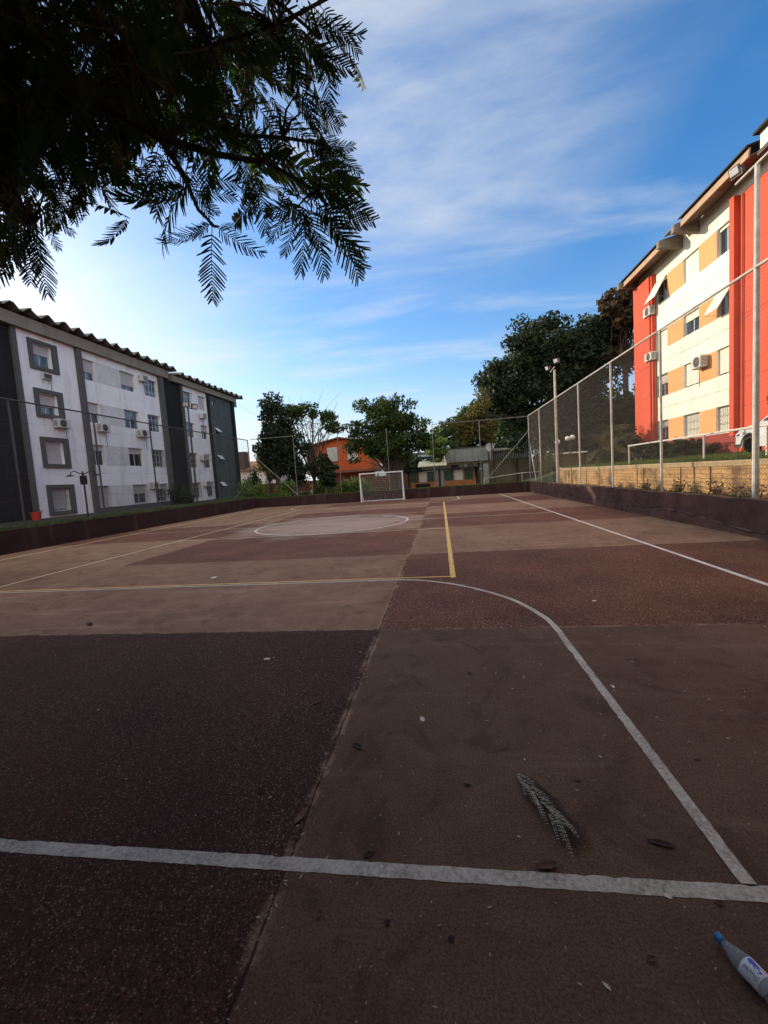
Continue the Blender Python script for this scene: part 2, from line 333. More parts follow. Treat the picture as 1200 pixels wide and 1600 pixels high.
def stone():
    m = Mt('yellow_stone_blocks', 0.9); sp = m.n('ShaderNodeSeparateXYZ'); m.l(m.co(), sp.inputs[0])
    cb = m.n('ShaderNodeCombineXYZ'); wz = m.math('MULTIPLY', m.math('SUBTRACT', m.noise(3.5, 4, 0.6), 0.5), 0.09); m.l(m.math('ADD', sp.outputs[1], wz), cb.inputs[0]); m.l(m.math('ADD', sp.outputs[2], wz), cb.inputs[1])
    br = m.n('ShaderNodeTexBrick'); br.inputs['Scale'].default_value = 1.0; br.inputs['Brick Width'].default_value = 0.42; br.inputs['Row Height'].default_value = 0.115
    br.inputs['Mortar Size'].default_value = 0.012; br.inputs['Color1'].default_value = (0.50, 0.295, 0.115, 1); br.inputs['Color2'].default_value = (0.34, 0.195, 0.075, 1); br.inputs['Mortar'].default_value = (0.20, 0.125, 0.06, 1)
    m.l(cb.outputs[0], br.inputs['Vector']); b = m.mix(m.math('MULTIPLY', m.ramp(m.noise(5, 6, 0.7), 0.4, 0.7), 0.5), br.outputs['Color'], (0.58, 0.39, 0.18))
    b = m.mix(m.math('MULTIPLY', m.ramp(m.noise(1.1, 6, 0.75), 0.50, 0.64), 0.8), b, (0.07, 0.045, 0.03)); b = m.mix(m.math('MULTIPLY', m.ramp(m.noise(16, 5, 0.75), 0.5, 0.7), 0.55), b, (0.17, 0.10, 0.05))
    m.col(b).bump(m.math('ADD', m.math('MULTIPLY', m.noise(22, 5, 0.7), 0.7), m.math('SUBTRACT', 1.0, br.outputs['Fac'])), 0.9, 0.02); return m.m
M['stone'] = stone()
def brick():
    m = Mt('orange_brick_lattice', 0.9); sp = m.n('ShaderNodeSeparateXYZ'); m.l(m.co(), sp.inputs[0])
    cb = m.n('ShaderNodeCombineXYZ'); m.l(m.math('ADD', sp.outputs[0], sp.outputs[1]), cb.inputs[0]); m.l(sp.outputs[2], cb.inputs[1])
    br = m.n('ShaderNodeTexBrick'); br.inputs['Scale'].default_value = 1.0; br.inputs['Brick Width'].default_value = 0.24; br.inputs['Row Height'].default_value = 0.12
    br.inputs['Mortar Size'].default_value = 0.018; br.inputs['Color1'].default_value = (0.50, 0.20, 0.08, 1); br.inputs['Color2'].default_value = (0.36, 0.13, 0.055, 1); br.inputs['Mortar'].default_value = (0.08, 0.045, 0.03, 1)
    m.l(cb.outputs[0], br.inputs['Vector']); m.col(br.outputs['Color']).bump(br.outputs['Fac'], -0.5, 0.02); return m.m
M['brick'] = brick()
M['house_orange'] = weathered('orange_house_paint', (0.50, 0.10, 0.025), 0.85, 1.0, 0.85, 0.2, 0.2)
M['beige'] = weathered('stained_beige_wall', (0.20, 0.155, 0.10), 0.9, 0.7, 0.6, 0.5, 0.3)
M['stain_white'] = weathered('stained_white_concrete', (0.36, 0.36, 0.34), 0.9, 0.9, 0.7, 0.8, 0.3, 30, (0.07, 0.07, 0.065))
M['clay'] = weathered('clay_roof', (0.24, 0.105, 0.06), 0.9, 2.0, 0.6, 0.3, 0.5)
M['cream_roof'] = weathered('cream_sheet_roof', (0.62, 0.56, 0.36), 0.8, 2.0, 0.85, 0.2, 0.2)
M['green_dark'] = plain('dark_green_panel', (0.010, 0.045, 0.030), 0.5); M['panel_w'] = plain('white_panel', (0.48, 0.46, 0.42), 0.7)
M['bark'] = weathered('bark', (0.085, 0.065, 0.048), 0.95, 6.0, 0.5, 0.4, 0.9, 18)
M['twig'] = weathered('green_brown_twig', (0.055, 0.045, 0.022), 0.9, 12.0, 0.6, 0.2, 0.6, 60)
M['leaf_dark'] = foliage('dark_leaves', (0.014, 0.024, 0.010), (0.028, 0.046, 0.016), (0.045, 0.070, 0.024), 0.2)
M['leaf_mid'] = foliage('mid_green_leaves', (0.024, 0.046, 0.012), (0.055, 0.092, 0.022), (0.11, 0.155, 0.035), 0.35)
M['leaf_light'] = foliage('light_green_leaves', (0.10, 0.15, 0.03), (0.17, 0.24, 0.05), (0.26, 0.31, 0.08), 0.45)
M['leaf_olive'] = foliage('olive_leaves', (0.075, 0.08, 0.02), (0.14, 0.125, 0.035), (0.22, 0.17, 0.05), 0.4)
M['leaf_brown'] = foliage('rusty_leaves', (0.030, 0.030, 0.014), (0.09, 0.052, 0.022), (0.15, 0.075, 0.03), 0.25)
M['frond'] = foliage('feathery_leaflets', (0.022, 0.050, 0.010), (0.045, 0.085, 0.015), (0.14, 0.14, 0.03), 0.42, 2.5)
M['palm'] = foliage('palm_leaves', (0.050, 0.055, 0.018), (0.10, 0.10, 0.035), (0.19, 0.13, 0.06), 0.2)
M['cycad'] = foliage('cycad_leaves', (0.014, 0.030, 0.010), (0.025, 0.05, 0.015), None, 0.1)
M['dry'] = foliage('dry_leaf', (0.09, 0.045, 0.028), (0.17, 0.10, 0.065), None, 0.1, 20)
M['dry_dark'] = foliage('dark_dry_leaf', (0.020, 0.012, 0.009), (0.05, 0.026, 0.018), None, 0.05, 30)
M['dry_pale'] = foliage('pale_leaf', (0.55, 0.42, 0.32), (0.72, 0.62, 0.52), None, 0.1, 20)
M['grass'] = foliage('grass_blades', (0.045, 0.08, 0.015), (0.10, 0.155, 0.03), (0.18, 0.22, 0.05), 0.4)
M['rubber'] = plain('tyre_rubber', (0.015, 0.015, 0.015), 0.8); M['car'] = plain('silver_car_paint', (0.68, 0.68, 0.67), 0.25, 0.15, 0.03)
M['car_trim'] = plain('dark_plastic_trim', (0.02, 0.02, 0.022), 0.5); M['alloy'] = plain('dark_alloy', (0.42, 0.40, 0.38), 0.3, 0.6)
M['lens'] = glass('headlight_lens', (0.20, 0.21, 0.22)); M['lampglass'] = plain('floodlight_glass', (0.55, 0.57, 0.58), 0.15, 0, 0.1)
M['globe'] = plain('white_globe', (0.75, 0.74, 0.70), 0.3)
M['black_metal'] = plain('black_metal', (0.02, 0.02, 0.022), 0.5, 0.4)
M['bucket'] = plain('red_plastic', (0.50, 0.04, 0.02), 0.5)
M['asphalt'] = plain('asphalt', (0.05, 0.05, 0.05), 0.9)
# ------------------------------------------------------------------ ground
def ground_h(x, y):
    if -14.15 < x < 6.15 and -6 < y < 30.0: return -0.25
    far = max(0.0, 0.66 - max(0.0, y - 30) * 0.045)
    if x >= 7.06 and y < 26: return 1.49 + min(1, max(0, (x - 7.1) / 7)) * 0.20
    if x >= 6.4: 
        up = 1.49 + min(1, max(0, (x - 7.1) / 7)) * 0.20
        if x < 7.06 and y < 26: return 0.66
        t = min(1.0, max(0.0, (y - 26) / 14)); k = min(1, max(0, (x - 7) / 2.0)); return far * (1 - k) + k * (up * (1 - t) + (far + 0.55) * t)
    if x <= -14.15: return 0.70
    return far
def grid_sheet(name, xs, ys, fn, mat, **kw):
    mb = MB(); n = len(xs)
    mb.v = [(x, y, fn(x, y)) for y in ys for x in xs]
    mb.f = [(j*n+i, j*n+i+1, (j+1)*n+i+1, (j+1)*n+i) for j in range(len(ys)-1) for i in range(n-1)]
    world_org(); return tag(mb.build(name, mat, None), **kw)
gm = Mt('earth_and_grass', 0.95)
_g = gm.mix(gm.ramp(gm.noise(0.6, 6, 0.65), 0.35, 0.6), (0.045, 0.075, 0.015), (0.075, 0.10, 0.028))
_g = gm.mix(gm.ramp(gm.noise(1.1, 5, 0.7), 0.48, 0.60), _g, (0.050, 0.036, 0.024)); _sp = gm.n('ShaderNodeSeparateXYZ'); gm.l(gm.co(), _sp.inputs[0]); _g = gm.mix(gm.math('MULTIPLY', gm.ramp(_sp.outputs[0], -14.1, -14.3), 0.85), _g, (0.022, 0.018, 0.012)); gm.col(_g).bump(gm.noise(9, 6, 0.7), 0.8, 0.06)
xs = [-600, -200, -80, -50, -35, -21, -18, -14.4, -14.2, -14.12, -8, -2, 3, 6.12, 6.25, 6.45, 6.9, 7.04, 7.1, 8, 9, 11, 14, 18, 30, 80, 200, 600]
ys = [-600, -200, -60, -20, -6.2, -5.9, 2, 10, 20, 24, 25.8, 26.2, 28, 29.9, 30.1, 32, 35, 38, 42, 46, 50, 60, 90, 200, 600]
grid_sheet('ground', xs, ys, ground_h, gm.m, kind='structure')
world_org()
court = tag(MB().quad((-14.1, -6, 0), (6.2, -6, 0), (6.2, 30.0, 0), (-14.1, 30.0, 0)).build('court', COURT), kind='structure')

def strip(pts, wd, z=0.002, closed=False):
    """painted line: a thin sheet with slightly ragged edges"""
    r = random.Random(len(pts) * 7 + int(wd * 1e4)); P = [Vector((p[0], p[1], 0)) for p in pts]
    if closed: P.append(P[0])
    D = [P[0]]
    for a, b in zip(P, P[1:]):
        L = (b - a).length; yy = max(1.0, (a.y + b.y) / 2); stp = 0.03 if yy < 3 else 0.08; k = max(1, int(L / stp))
        D += [a.lerp(b, (i + 1) / k) for i in range(k)]
    n = len(D); mb = MB(); L2 = []
    for i in range(n):
        a, b = D[max(0, i-1)], D[min(n-1, i+1)]; d = (b - a).normalized(); nn = Vector((-d.y, d.x, 0))
        w1 = wd*.5 + r.uniform(-1, 1)*.0022 - (r.random() < .05)*.005; w2_ = wd*.5 + r.uniform(-1, 1)*.0022 - (r.random() < .05)*.005
        L2.append((D[i] + nn*w1, D[i] - nn*w2_))
    if closed: L2[-1] = L2[0]
    for a, b in zip(L2, L2[1:]): mb.quad((a[0].x, a[0].y, z), (a[1].x, a[1].y, z), (b[1].x, b[1].y, z), (b[0].x, b[0].y, z))
    return mb
def arc(cx, cy, r, a0, a1, n=40): return [(cx + r*math.cos(R_(a0+(a1-a0)*i/n)), cy + r*math.sin(R_(a0+(a1-a0)*i/n))) for i in range(n+1)]
W = 0.075
XR, XL, YN, YF = 3.95, -12.76, 1.60, 29.55
def mark(name, pts, wd, mat, z=0.002, closed=False): return strip(pts, wd, z, closed).build(name, mat, court)
mark('goal_line', [(XL, YN), (-6, YN), (0, YN), (XR, YN)], 0.066, P_WHITE)
mark('side_line', [(XR, YN+.035), (XR, YF)], W, P_WHITE2); mark('side_line', [(XL, YN+.035), (XL, YF)], W, P_CREAM)
mark('goal_line', [(XL+.04, YF), (XR-.04, YF)], 0.07, P_WHITE2)
mark('centre_line', [(XL+.04, 15.62), (XR-.04, 15.62)], 0.07, P_WHITE)
mark('centre_circle', arc(-4.2, 15.62, 2.88, 0, 360, 90)[:-1], 0.075, P_WHITE2, 0.004, True)
def area(y0, sgn):
    xr, r = 1.08, 1.95; top = y0 + sgn * 4.93; xc = xr - r
    pts = [(xr, y0 + sgn*.036), (xr, y0 + sgn * 2.2)]
    k = [(xr + 0.0, y0 + sgn*2.75), (xr - 0.06, y0 + sgn*3.15), (xr - 0.28, y0 + sgn*3.75), (xr - 0.68, y0 + sgn*4.28), (xr - 1.06, y0 + sgn*4.62), (xr - 1.5, y0 + sgn*4.86), (xr - 1.85, top)]
    L = pts + k; L2 = [(-9.0 - (p[0]) + 0.2 , p[1]) for p in L]
    # smooth the corner
    def cr(P, n=6):
        out = []
        for i in range(len(P)-1):
            p0, p1, p2, p3 = P[max(i-1,0)], P[i], P[i+1], P[min(i+2, len(P)-1)]
            for q in range(n):
                t = q / n
                out.append(tuple(0.5*((2*p1[c]) + (-p0[c]+p2[c])*t + (2*p0[c]-5*p1[c]+4*p2[c]-p3[c])*t*t + (-p0[c]+3*p1[c]-3*p2[c]+p3[c])*t**3) for c in (0, 1)))
        return out + [P[-1]]
    return cr(L) + list(reversed(cr(L2)))
mark('penalty_area_line', area(YN, 1), 0.06, P_WHITE, 0.004)
mark('penalty_area_line', area(YF, -1), 0.07, P_WHITE2, 0.004)
VW = 0.06
mark('volleyball_line', [(0.11, 6.56), (0.11, 24.55)], 0.085, P_YELLOW, 0.006)
mark('volleyball_line', [(-8.72, 6.62), (-8.72, 24.55)], 0.06, P_CREAM, 0.006)
mark('volleyball_line', [(-8.69, 6.63), (0.065, 6.63)], 0.05, P_YELLOW, 0.006)
mark('volleyball_line', [(-8.69, 24.6), (0.065, 24.6)], 0.05, P_CREAM, 0.006)
mark('attack_line', [(-8.69, 12.66), (0.065, 12.66)], 0.05, P_CREAM, 0.006)
mark('attack_line', [(-8.69, 18.6), (0.065, 18.6)], 0.05, P_CREAM, 0.006)
for x, y in ((-0.286, 1.391), (-0.053, 1.356)):
    MB().lathe((x, y, 0.0005), (0, 0, 1), [(0, 0.006), (0.004, 0.0115)], 14).build('socket_hole', M['interior'], court)
# ------------------------------------------------------------------ perimeter walls
def rough_wall(name, p0, p1, h, t, mat, label, cat, group=None, zb=-0.3, amp=0.012, n=60, cap=True):
    """long low wall, top and faces gently uneven"""
    r = random.Random(len(label)); a, b = Vector(p0), Vector(p1); d = (b - a).normalized(); nn = Vector((-d.y, d.x, 0)); mb = MB()
    for i in range(n + 1):
        p = a + (b - a) * (i / n); zt = h + r.uniform(-amp, amp); s1 = r.uniform(-amp, amp) * .6
        for q in ((nn * (t/2 + s1), zb), (nn * (t/2 + s1), zt), (-nn * (t/2 - s1), zt), (-nn * (t/2 - s1), zb)):
            mb.v.append((p.x + q[0].x, p.y + q[0].y, q[1]))
    for i in range(n):
        for k in range(3): mb.f.append((i*4+k, i*4+k+1, i*4+5+k, i*4+4+k))
    mb.f += [(0, 1, 2, 3), (n*4+3, n*4+2, n*4+1, n*4)]
    world_org(); o = mb.build(name, mat); tag(o, label, cat, group); return o
def mk_wall(label, p0, p1, h, t, mat, extra=None, **k):
    ORG[0] = Vector((p0[0], p0[1], 0)); return rough_wall('low_wall', p0, p1, h, t, mat, label, 'wall', 'low walls round the court', **k)
mk_wall('dark maroon painted low wall in front of the white apartment block', (-14.1, 2, 0), (-14.0, 30.05, 0), 0.76, 0.22, M['maroon'])
mk_wall('dark maroon low wall behind the goal at the far end of the court', (-13.88, 29.98, 0), (6.0, 29.98, 0), 0.70, 0.2, M['maroon'])
mk_wall('cracked brown low wall below the yellow stone wall along the right side', (6.19, -2, 0), (6.13, 30.08, 0), 0.73, 0.24, M['cracked'], n=120, amp=0.02)
# broken ledge at its foot
mb = MB(); r = random.Random(3); n = 110; y0, y1 = 6.0, 24.0; prev = None
for i in range(n):
    y = y0 + (y1-y0)*i/n; zt = 0.17 + 0.10*math.sin(y*0.9) * math.sin(y*0.37+1) + r.uniform(-.012, .012) + 0.006*(y-6); pr = 0.045 + 0.02*math.sin(y*1.7) + r.uniform(-.006, .006)
    cur = [(6.03 - pr - .015, y, -0.01), (6.03 - pr, y, max(.04, zt)), (6.08, y, max(.04, zt) + .02)]
    if prev: mb.quad(prev[0], cur[0], cur[1], prev[1]); mb.quad(prev[1], cur[1], cur[2], prev[2])
    prev = cur
lw = [o for o in C.objects if o.name == 'low_wall.002'][0]
ORG[0] = lw.location.copy(); mb.build('broken_footing', M['cracked'], lw)
t = thing('stone_retaining_wall', 'yellow stone block retaining wall topped by a rail, right of the court', 'wall', (7.0, 14, 0.6))
MB().box(6.93, 7.12, 2, 25.7, 0.3, 1.36).build('stone_wall', M['stone'], t)
MB().box(6.905, 7.14, 2, 25.72, 1.362, 1.50).build('coping', weathered('stone_coping', (0.42, 0.32, 0.18), 0.9, 3, 0.7, 0.5, 0.6), t, bevel=0.015)
for y in (10.35, 11.9, 13.25, 15.5, 18.3, 21.2, 24.0): MB().box(6.912, 6.93, y-.014, y+.014, 0.7, 1.36).build('joint', plain('dark_joint', (0.05, 0.035, 0.025), 0.9), t)
MB().box(6.86, 7.06, 25.72, 25.95, 0.3, 1.56).build('end_pillar', weathered('pale_pillar', (0.6, 0.5, 0.36), 0.85, 3, 0.8, 0.2, 0.4), t, bevel=0.01)
ORG[0] = lw.location.copy(); cr = MB(); r = random.Random(8); pts = []; y = 5.5
while y < 22:
    zt = 0.17 + 0.10*math.sin(y*0.9) * math.sin(y*0.37+1) + 0.006*(y-6) + r.uniform(-.02, .03); pts.append((5.99 - .02*math.sin(y*1.7) + r.uniform(-.01, .01), y, zt)); y += r.uniform(.06, .22)
cr.tube(pts, [r.uniform(.004, .014) for _ in pts], 5)
cr.build('crack', M['interior'], lw)
for y, h_ in ((12.1, .34), (16.4, .42), (9.3, .28)):
    MB().tube([(6.068, y + .02*k*math.sin(k*2.1), .22 + h_*k/6) for k in range(7)], [.009, .008, .007, .008, .005, .004, .002], 4).build('crack', M['interior'], lw)
t = [o for o in C.objects if o.name == 'stone_retaining_wall'][0]
# white hand rail on the stone wall
t = thing('hand_rail', 'white tube hand rail on top of the yellow stone wall', 'railing', (7.3, 14, 1.5))
MB().tube([(7.3, 4, 2.25), (7.3, 17.55, 2.23)], 0.028).build('rail', M['white_rail'], t)
for y in (17.5, 12.83, 10.55, 7.6, 4.6): MB().tube([(7.3, y, 1.4), (7.3, y, 2.215)], 0.026).build('post', M['white_rail'], t)
t = thing('hand_rail', 'low grey rail on the grass beyond the far right corner', 'railing', (4.6, 31.2, 0.6))
MB().tube([(3.1, 31.0, 1.08), (5.8, 31.2, 1.32), (6.9, 30.4, 1.34)], 0.025).build('rail', M['galv'], t)
for x, y, z in ((3.1, 31.0, 1.08), (5.8, 31.2, 1.32)): MB().tube([(x, y, 0.5), (x, y, z)], 0.025).build('post', M['galv'], t)

# ------------------------------------------------------------------ fences
def chain(p0, p1, z0, z1, cell, rad, hor=True):
    """diagonal wires of a chain link sheet as thin three-sided rods"""
    p0 = np.array(p0, float); p1 = np.array(p1, float); L = np.linalg.norm(p1 - p0); d = (p1 - p0) / L; H = z1 - z0; step = cell * 1.414; V = []; Q = []
    nrm = np.array([-d[1], d[0], 0])
    for sgn in (1, -1):
        t = -H
        while t < L:
            a, b, za, zb_ = t, t + H, z0, z1
            if a < 0: za = z0 - a; a = 0
            if b > L: zb_ = z1 - (b - L); b = L
            if sgn < 0: za, zb_ = z1 - (za - z0), z1 - (zb_ - z0)
            if b - a > 0.02:
                A = np.array([*(p0[:2] + d[:2]*a), za]) + nrm*rad*sgn; B = np.array([*(p0[:2] + d[:2]*b), zb_]) + nrm*rad*sgn
                dd = (B - A) / np.linalg.norm(B - A); up = np.cross(dd, nrm)
                o = len(V); 
                for P_ in (A, B):
                    for k in range(3): V.append(P_ + rad*(nrm*math.cos(2.094*k) + up*math.sin(2.094*k)))
                for k in range(3): k2 = (k+1) % 3; Q.append((o+k, o+k2, o+3+k2, o+3+k))
            t += step
    return np.array(V), np.array(Q)
def fence(label, p0, p1, posts, zt, mat, mesh=None, rail=True, braces=(), pr=0.035, wires=True, rail_to=None):
    d = (Vector(p1) - Vector(p0)); L = d.length; d.normalize()
    t = thing('court_fence', label, 'fence', (p0[0], p0[1], 0.7), 'tall fences round the court')
    at = lambda s, z: (p0[0] + d.x*s, p0[1] + d.y*s, z)
    for s in posts: MB().tube([at(s, 0.62), at(s, zt)], pr, 10).build('post', mat, t)
    if rail:
        for a, b in (rail_to or [(0, L)]): MB().tube([at(a, zt + .02), at(b, zt + .02)], pr * 0.85, 8).build('top_rail', mat, t)
    for s0, z0, s1, z1 in braces: MB().tube([at(s0, z0), at(s1, z1)], 0.03, 8).build('brace', mat, t)
    if mesh:
        V, Q = chain(at(mesh[0], 0), at(mesh[1], 0), 0.78, zt, mesh[2], mesh[3])
        np_mesh('wire_mesh', V, Q, M['wire'], t)
        for z in (0.85, 1.7, 2.6, 3.5, 4.4): 
            pts = [at(s, z + 0.03*math.sin(s*1.7+z)) for s in np.linspace(mesh[0], mesh[1], 30)]
            MB().tube(pts, mesh[3]*1.3, 3).build('tension_wire', M['wire'], t)
    return t
fence('pale tube and wire mesh fence along the right side of the court', (6.3, 2.4, 0), (6.2, 30.35, 0), [0.0, 3.5, 10.6-.05, 14.0-.05, 17.5-.0, 24.8, 27.9], 5.2, M['galv'], (0, 27.9, 0.062, 0.0018), braces=((27.8, 3.4, 26.2, 0.75),))
fence('dark tube and wire mesh fence in front of the white apartment block', (-14.2, 5.5, 0), (-14.1, 29.95, 0), [0, 3.3, 6.95, 10.4, 13.8, 21, 24.4], 5.07, M['galv_dark'], (0, 24.4, 0.075, 0.0022), braces=((24.3, 2.3, 21.6, 0.8),))
fence('tall grey tube fence frame at the far end of the court behind the goal', (-13.9, 30.0, 0), (6.2, 30.0, 0), [3.3, 6.65, 10.25, 13.5, 16.75, 20.05], 5.12, M['galv_far'], None, rail_to=[(0, 3.3), (13.5, 20.05)], braces=((0.15, 3.9, 3.3, 0.8), (20.0, 4.15, 16.9, 0.8)), pr=0.026)

def floodlight(label, x, y, h, heads, mat, arm=None, r=0.05):
    t = thing('floodlight_pole', label, 'floodlight', (x, y, 0.7), 'floodlight poles beside the court')
    MB().tube([(x, y, 0.6), (x, y, 3.2), (x, y, h)], [r*1.25, r*1.15, r*.9], 12).build('pole', mat, t)
    if arm: MB().tube(arm, 0.028, 8).build('cross_arm', mat, t)
    for hx, hy, hz, nx, ny, nz, s in heads:
        n_ = Vector((nx, ny, nz)).normalized(); rt = n_.cross(Vector((0, 0, 1))).normalized(); up = rt.cross(n_); c0 = Vector((hx, hy, hz))
        F = lambda a, b, cc: tuple(c0 + rt*a + up*b + n_*cc)
        mb = MB(); mb.prism([(-.5*s, -.4*s), (.5*s, -.4*s), (.5*s, .4*s), (-.5*s, .4*s)], F, 0.02, 0.10*s/.35)
        mb.prism([(-.32*s, -.25*s), (.32*s, -.25*s), (.32*s, .25*s), (-.32*s, .25*s)], F, -0.16*s/.35, 0.02)
        for k in range(5): mb.prism([(-.3*s + .15*s*k - .01, -.3*s), (-.3*s + .15*s*k + .01, -.3*s), (-.3*s + .15*s*k + .01, .3*s), (-.3*s + .15*s*k - .01, .3*s)], F, -0.2*s/.35, 0.02)
        hd = mb.build('lamp_head', M['car_trim'], t)
        MB().prism([(-.40*s, -.31*s), (.40*s, -.31*s), (.40*s, .31*s), (-.40*s, .31*s)], F, 0.10*s/.35 + .002, 0.10*s/.35 + .008).build('glass', M['lampglass'], hd)
        MB().tube([F(-.52*s, 0, .03), F(-.52*s, -.5*s, .03), F(.52*s, -.5*s, .03), F(.52*s, 0, .03)], 0.012, 6).build('bracket', mat, hd)
    return t
floodlight('dark floodlight pole with two lamps before the white apartment block', -14.25, 22.9, 6.55, [(-14.22, 22.6, 6.6, .8, -.6, -.45, .34), (-14.05, 23.25, 6.55, .8, -.6, -.45, .34)], M['galv_dark'], [(-14.2, 22.5, 6.42), (-14.2, 23.3, 6.42)])
floodlight('pale floodlight pole with two white lamps before the dark tall trees', 6.3, 23.8, 6.75, [(6.05, 24.1, 6.95, -.8, -.25, -.35, .28), (6.35, 23.55, 7.15, -.7, -.6, -.2, .28)], M['galv'], [(6.2, 23.4, 6.8), (6.2, 24.2, 6.72)], 0.06)
floodlight('pale floodlight pole nearest the camera in front of the red building', 6.3, 9.4, 7.1, [(6.22, 9.85, 7.30, -.9, -.3, -.3, .21), (6.22, 8.65, 7.30, -.9, -.3, -.3, .21)], M['galv'], [(6.3, 8.6, 7.12), (6.3, 9.98, 7.12)], 0.048)

# ------------------------------------------------------------------ goal
t = thing('football_goal', 'white framed goal with a sagging net against the far wall', 'goal', (-4.12, 29.05, 0))
GX0, GX1, GY = -5.62, -2.62, 29.05
for x in (GX0, GX1):
    MB().box(x-.045, x+.045, GY-.04, GY+.04, 0, 2.04).build('post', M['white_goal'], t, bevel=.006)
MB().box(GX0+.046, GX1-.046, GY-.04, GY+.04, 1.96, 2.04).build('crossbar', M['white_goal'], t, bevel=.006)
for x in (GX0, GX1):
    MB().tube([(x, GY+.04, 1.9), (x + .02, GY+.70, 0.04)], 0.022).build('back_stay', M['white_goal'], t)
    MB().tube([(x, GY+.04, .03), (x + .02, GY+.70, 0.03)], 0.022).build('base_bar', M['white_goal'], t)
MB().tube([(GX0, GY+.70, .04), (GX1, GY+.70, 0.04)], 0.025).build('base_bar', M['white_goal'], t)
mb = MB(); NX, NZ = 25, 16
def netp(u, v):
    sag = 0.10 * math.sin(math.pi*u) * math.sin(math.pi*min(1, v*1.1)) 
    return (GX0 + .03 + (GX1-GX0-.06)*u, GY + .05 + .66*v**1.3 + 0.0, 1.95 - 1.90*v - sag*0.9*v)
for i in range(NX+1): mb.tube([netp(i/NX, j/NZ) for j in range(NZ+1)], 0.0030, 3, cap=False)
for j in range(NZ+1): mb.tube([netp(i/NX, j/NZ) for i in range(NX+1)], 0.0030, 3, cap=False)
for x in (GX0, GX1):
    for k in range(1, 12):
        z = 1.9*k/12; yb = .66*((1.95-z)/1.9)**1.3
        mb.tube([(x, GY+.04, z), (x, GY+.05+yb, z)], .003, 3, cap=False)
    for k in range(1, 6):
        y = .66*k/6; z = 1.95 - 1.9*(k/6)**(1/1.3); mb.tube([(x, GY+.05+y, .03), (x, GY+.05+y, z)], .003, 3, cap=False)
mb.build('net', M['net'], t)
# ------------------------------------------------------------------ buildings
def facade(mb, X, y0, y1, z0, z1, ops, depth, sx):
    """wall sheet on the plane x = X, pierced by openings (ya, yb, za, zb) that get reveals going back (sx=+1 faces +x)"""
    Ys = sorted({y0, y1, *[o[0] for o in ops], *[o[1] for o in ops]}); Zs = sorted({z0, z1, *[o[2] for o in ops], *[o[3] for o in ops]})
    Ys = [y for y in Ys if y0 <= y <= y1]; Zs = [z for z in Zs if z0 <= z <= z1]
    for a, b in zip(Ys, Ys[1:]):
        for c, d in zip(Zs, Zs[1:]):
            ym, zm = (a+b)/2, (c+d)/2
            if any(o[0] < ym < o[1] and o[2] < zm < o[3] for o in ops): continue
            mb.quad((X, a, c), (X, b, c), (X, b, d), (X, a, d))
    for a, b, c, d in ops:
        if b <= y0 or a >= y1: continue
        q = X - sx*depth
        mb.quad((X, a, c), (q, a, c), (q, b, c), (X, b, c)); mb.quad((X, a, d), (q, a, d), (q, b, d), (X, b, d))
        mb.quad((X, a, c), (q, a, c), (q, a, d), (X, a, d)); mb.quad((X, b, c), (q, b, c), (q, b, d), (X, b, d))
def window(par, X, ya, yb, za, zb, sx, depth, shut=0.5, kind='slide', sh='shutter', gl='glass', grille=False, sash=1, fr='frame_w', curtain=None):
    """window parts set back in an opening: frame (> pane, shutter, grille, sill)"""
    q = X - sx*(depth - 0.06); lo, hi = (min(q, q - sx*.05), max(q, q - sx*.05)); F = MB(); w_ = 0.045
    F.box(lo, hi, ya+.002, ya+w_, za+.002, zb-.002).box(lo, hi, yb-w_, yb-.002, za+.002, zb-.002)
    F.box(lo, hi, ya+w_, yb-w_, za+.002, za+w_).box(lo, hi, ya+w_, yb-w_, zb-w_, zb-.002)
    nb = 2 if sash == 1 else sash
    for i in range(1, nb):
        y = ya + (yb-ya)*i/nb; F.box(lo-.006, hi+.006, y-.025, y+.025, za+w_, zb-w_)
    if kind == 'metal':
        for k in (0.28, 0.72): F.box(lo, hi, ya+w_, yb-w_, za+(zb-za)*k-.015, za+(zb-za)*k+.015)
    f = F.build('window', M[fr], par)
    mid = (lo+hi)/2
    MB().box(mid-.006, mid+.006, ya+w_, yb-w_, za+w_, zb-w_).build('pane', M[gl], f)
    MB().box(*( (mid-.30, mid-.28) if sx > 0 else (mid+.28, mid+.30)), ya-.1, yb+.1, za-.1, zb+.1).build('room_behind', M['interior'], f)
    if curtain:
        mb = MB(); a, b = curtain; n = 14; xx = mid - sx*.08
        for i in range(n):
            u0 = a+(b-a)*i/n; u1 = a+(b-a)*(i+1)/n; o0 = .02*(i % 2); o1 = .02*((i+1) % 2)
            mb.quad((xx+o0, u0, za), (xx+o1, u1, za), (xx+o1, u1, zb), (xx+o0, u0, zb))
        mb.build('curtain', plain('blue_curtain', (0.16, 0.30, 0.45), 0.9, 0, .3, 12) if sx > 0 else M['panel_w'], f)
    if shut > 0:
        s0 = q + sx*.02; zs = zb - (zb-za)*shut + .001
        MB().box(min(s0, s0+sx*.025), max(s0, s0+sx*.025), ya+.012, yb-.012, zs, zb-.012).build('shutter', M[sh], f)
    if grille:
        g = MB(); xg = X + sx*.03; n = max(4, int((yb-ya)/.13))
        for i in range(n+1): y = ya + (yb-ya)*i/n; g.tube([(xg, y, za-.02), (xg, y, zb+.02)], .009, 5)
        for k in range(4): z = za + (zb-za)*k/3; g.tube([(xg, ya-.02, z), (xg, yb+.02, z)], .011, 5)
        g.build('grille', M['grille'], f)
    return f
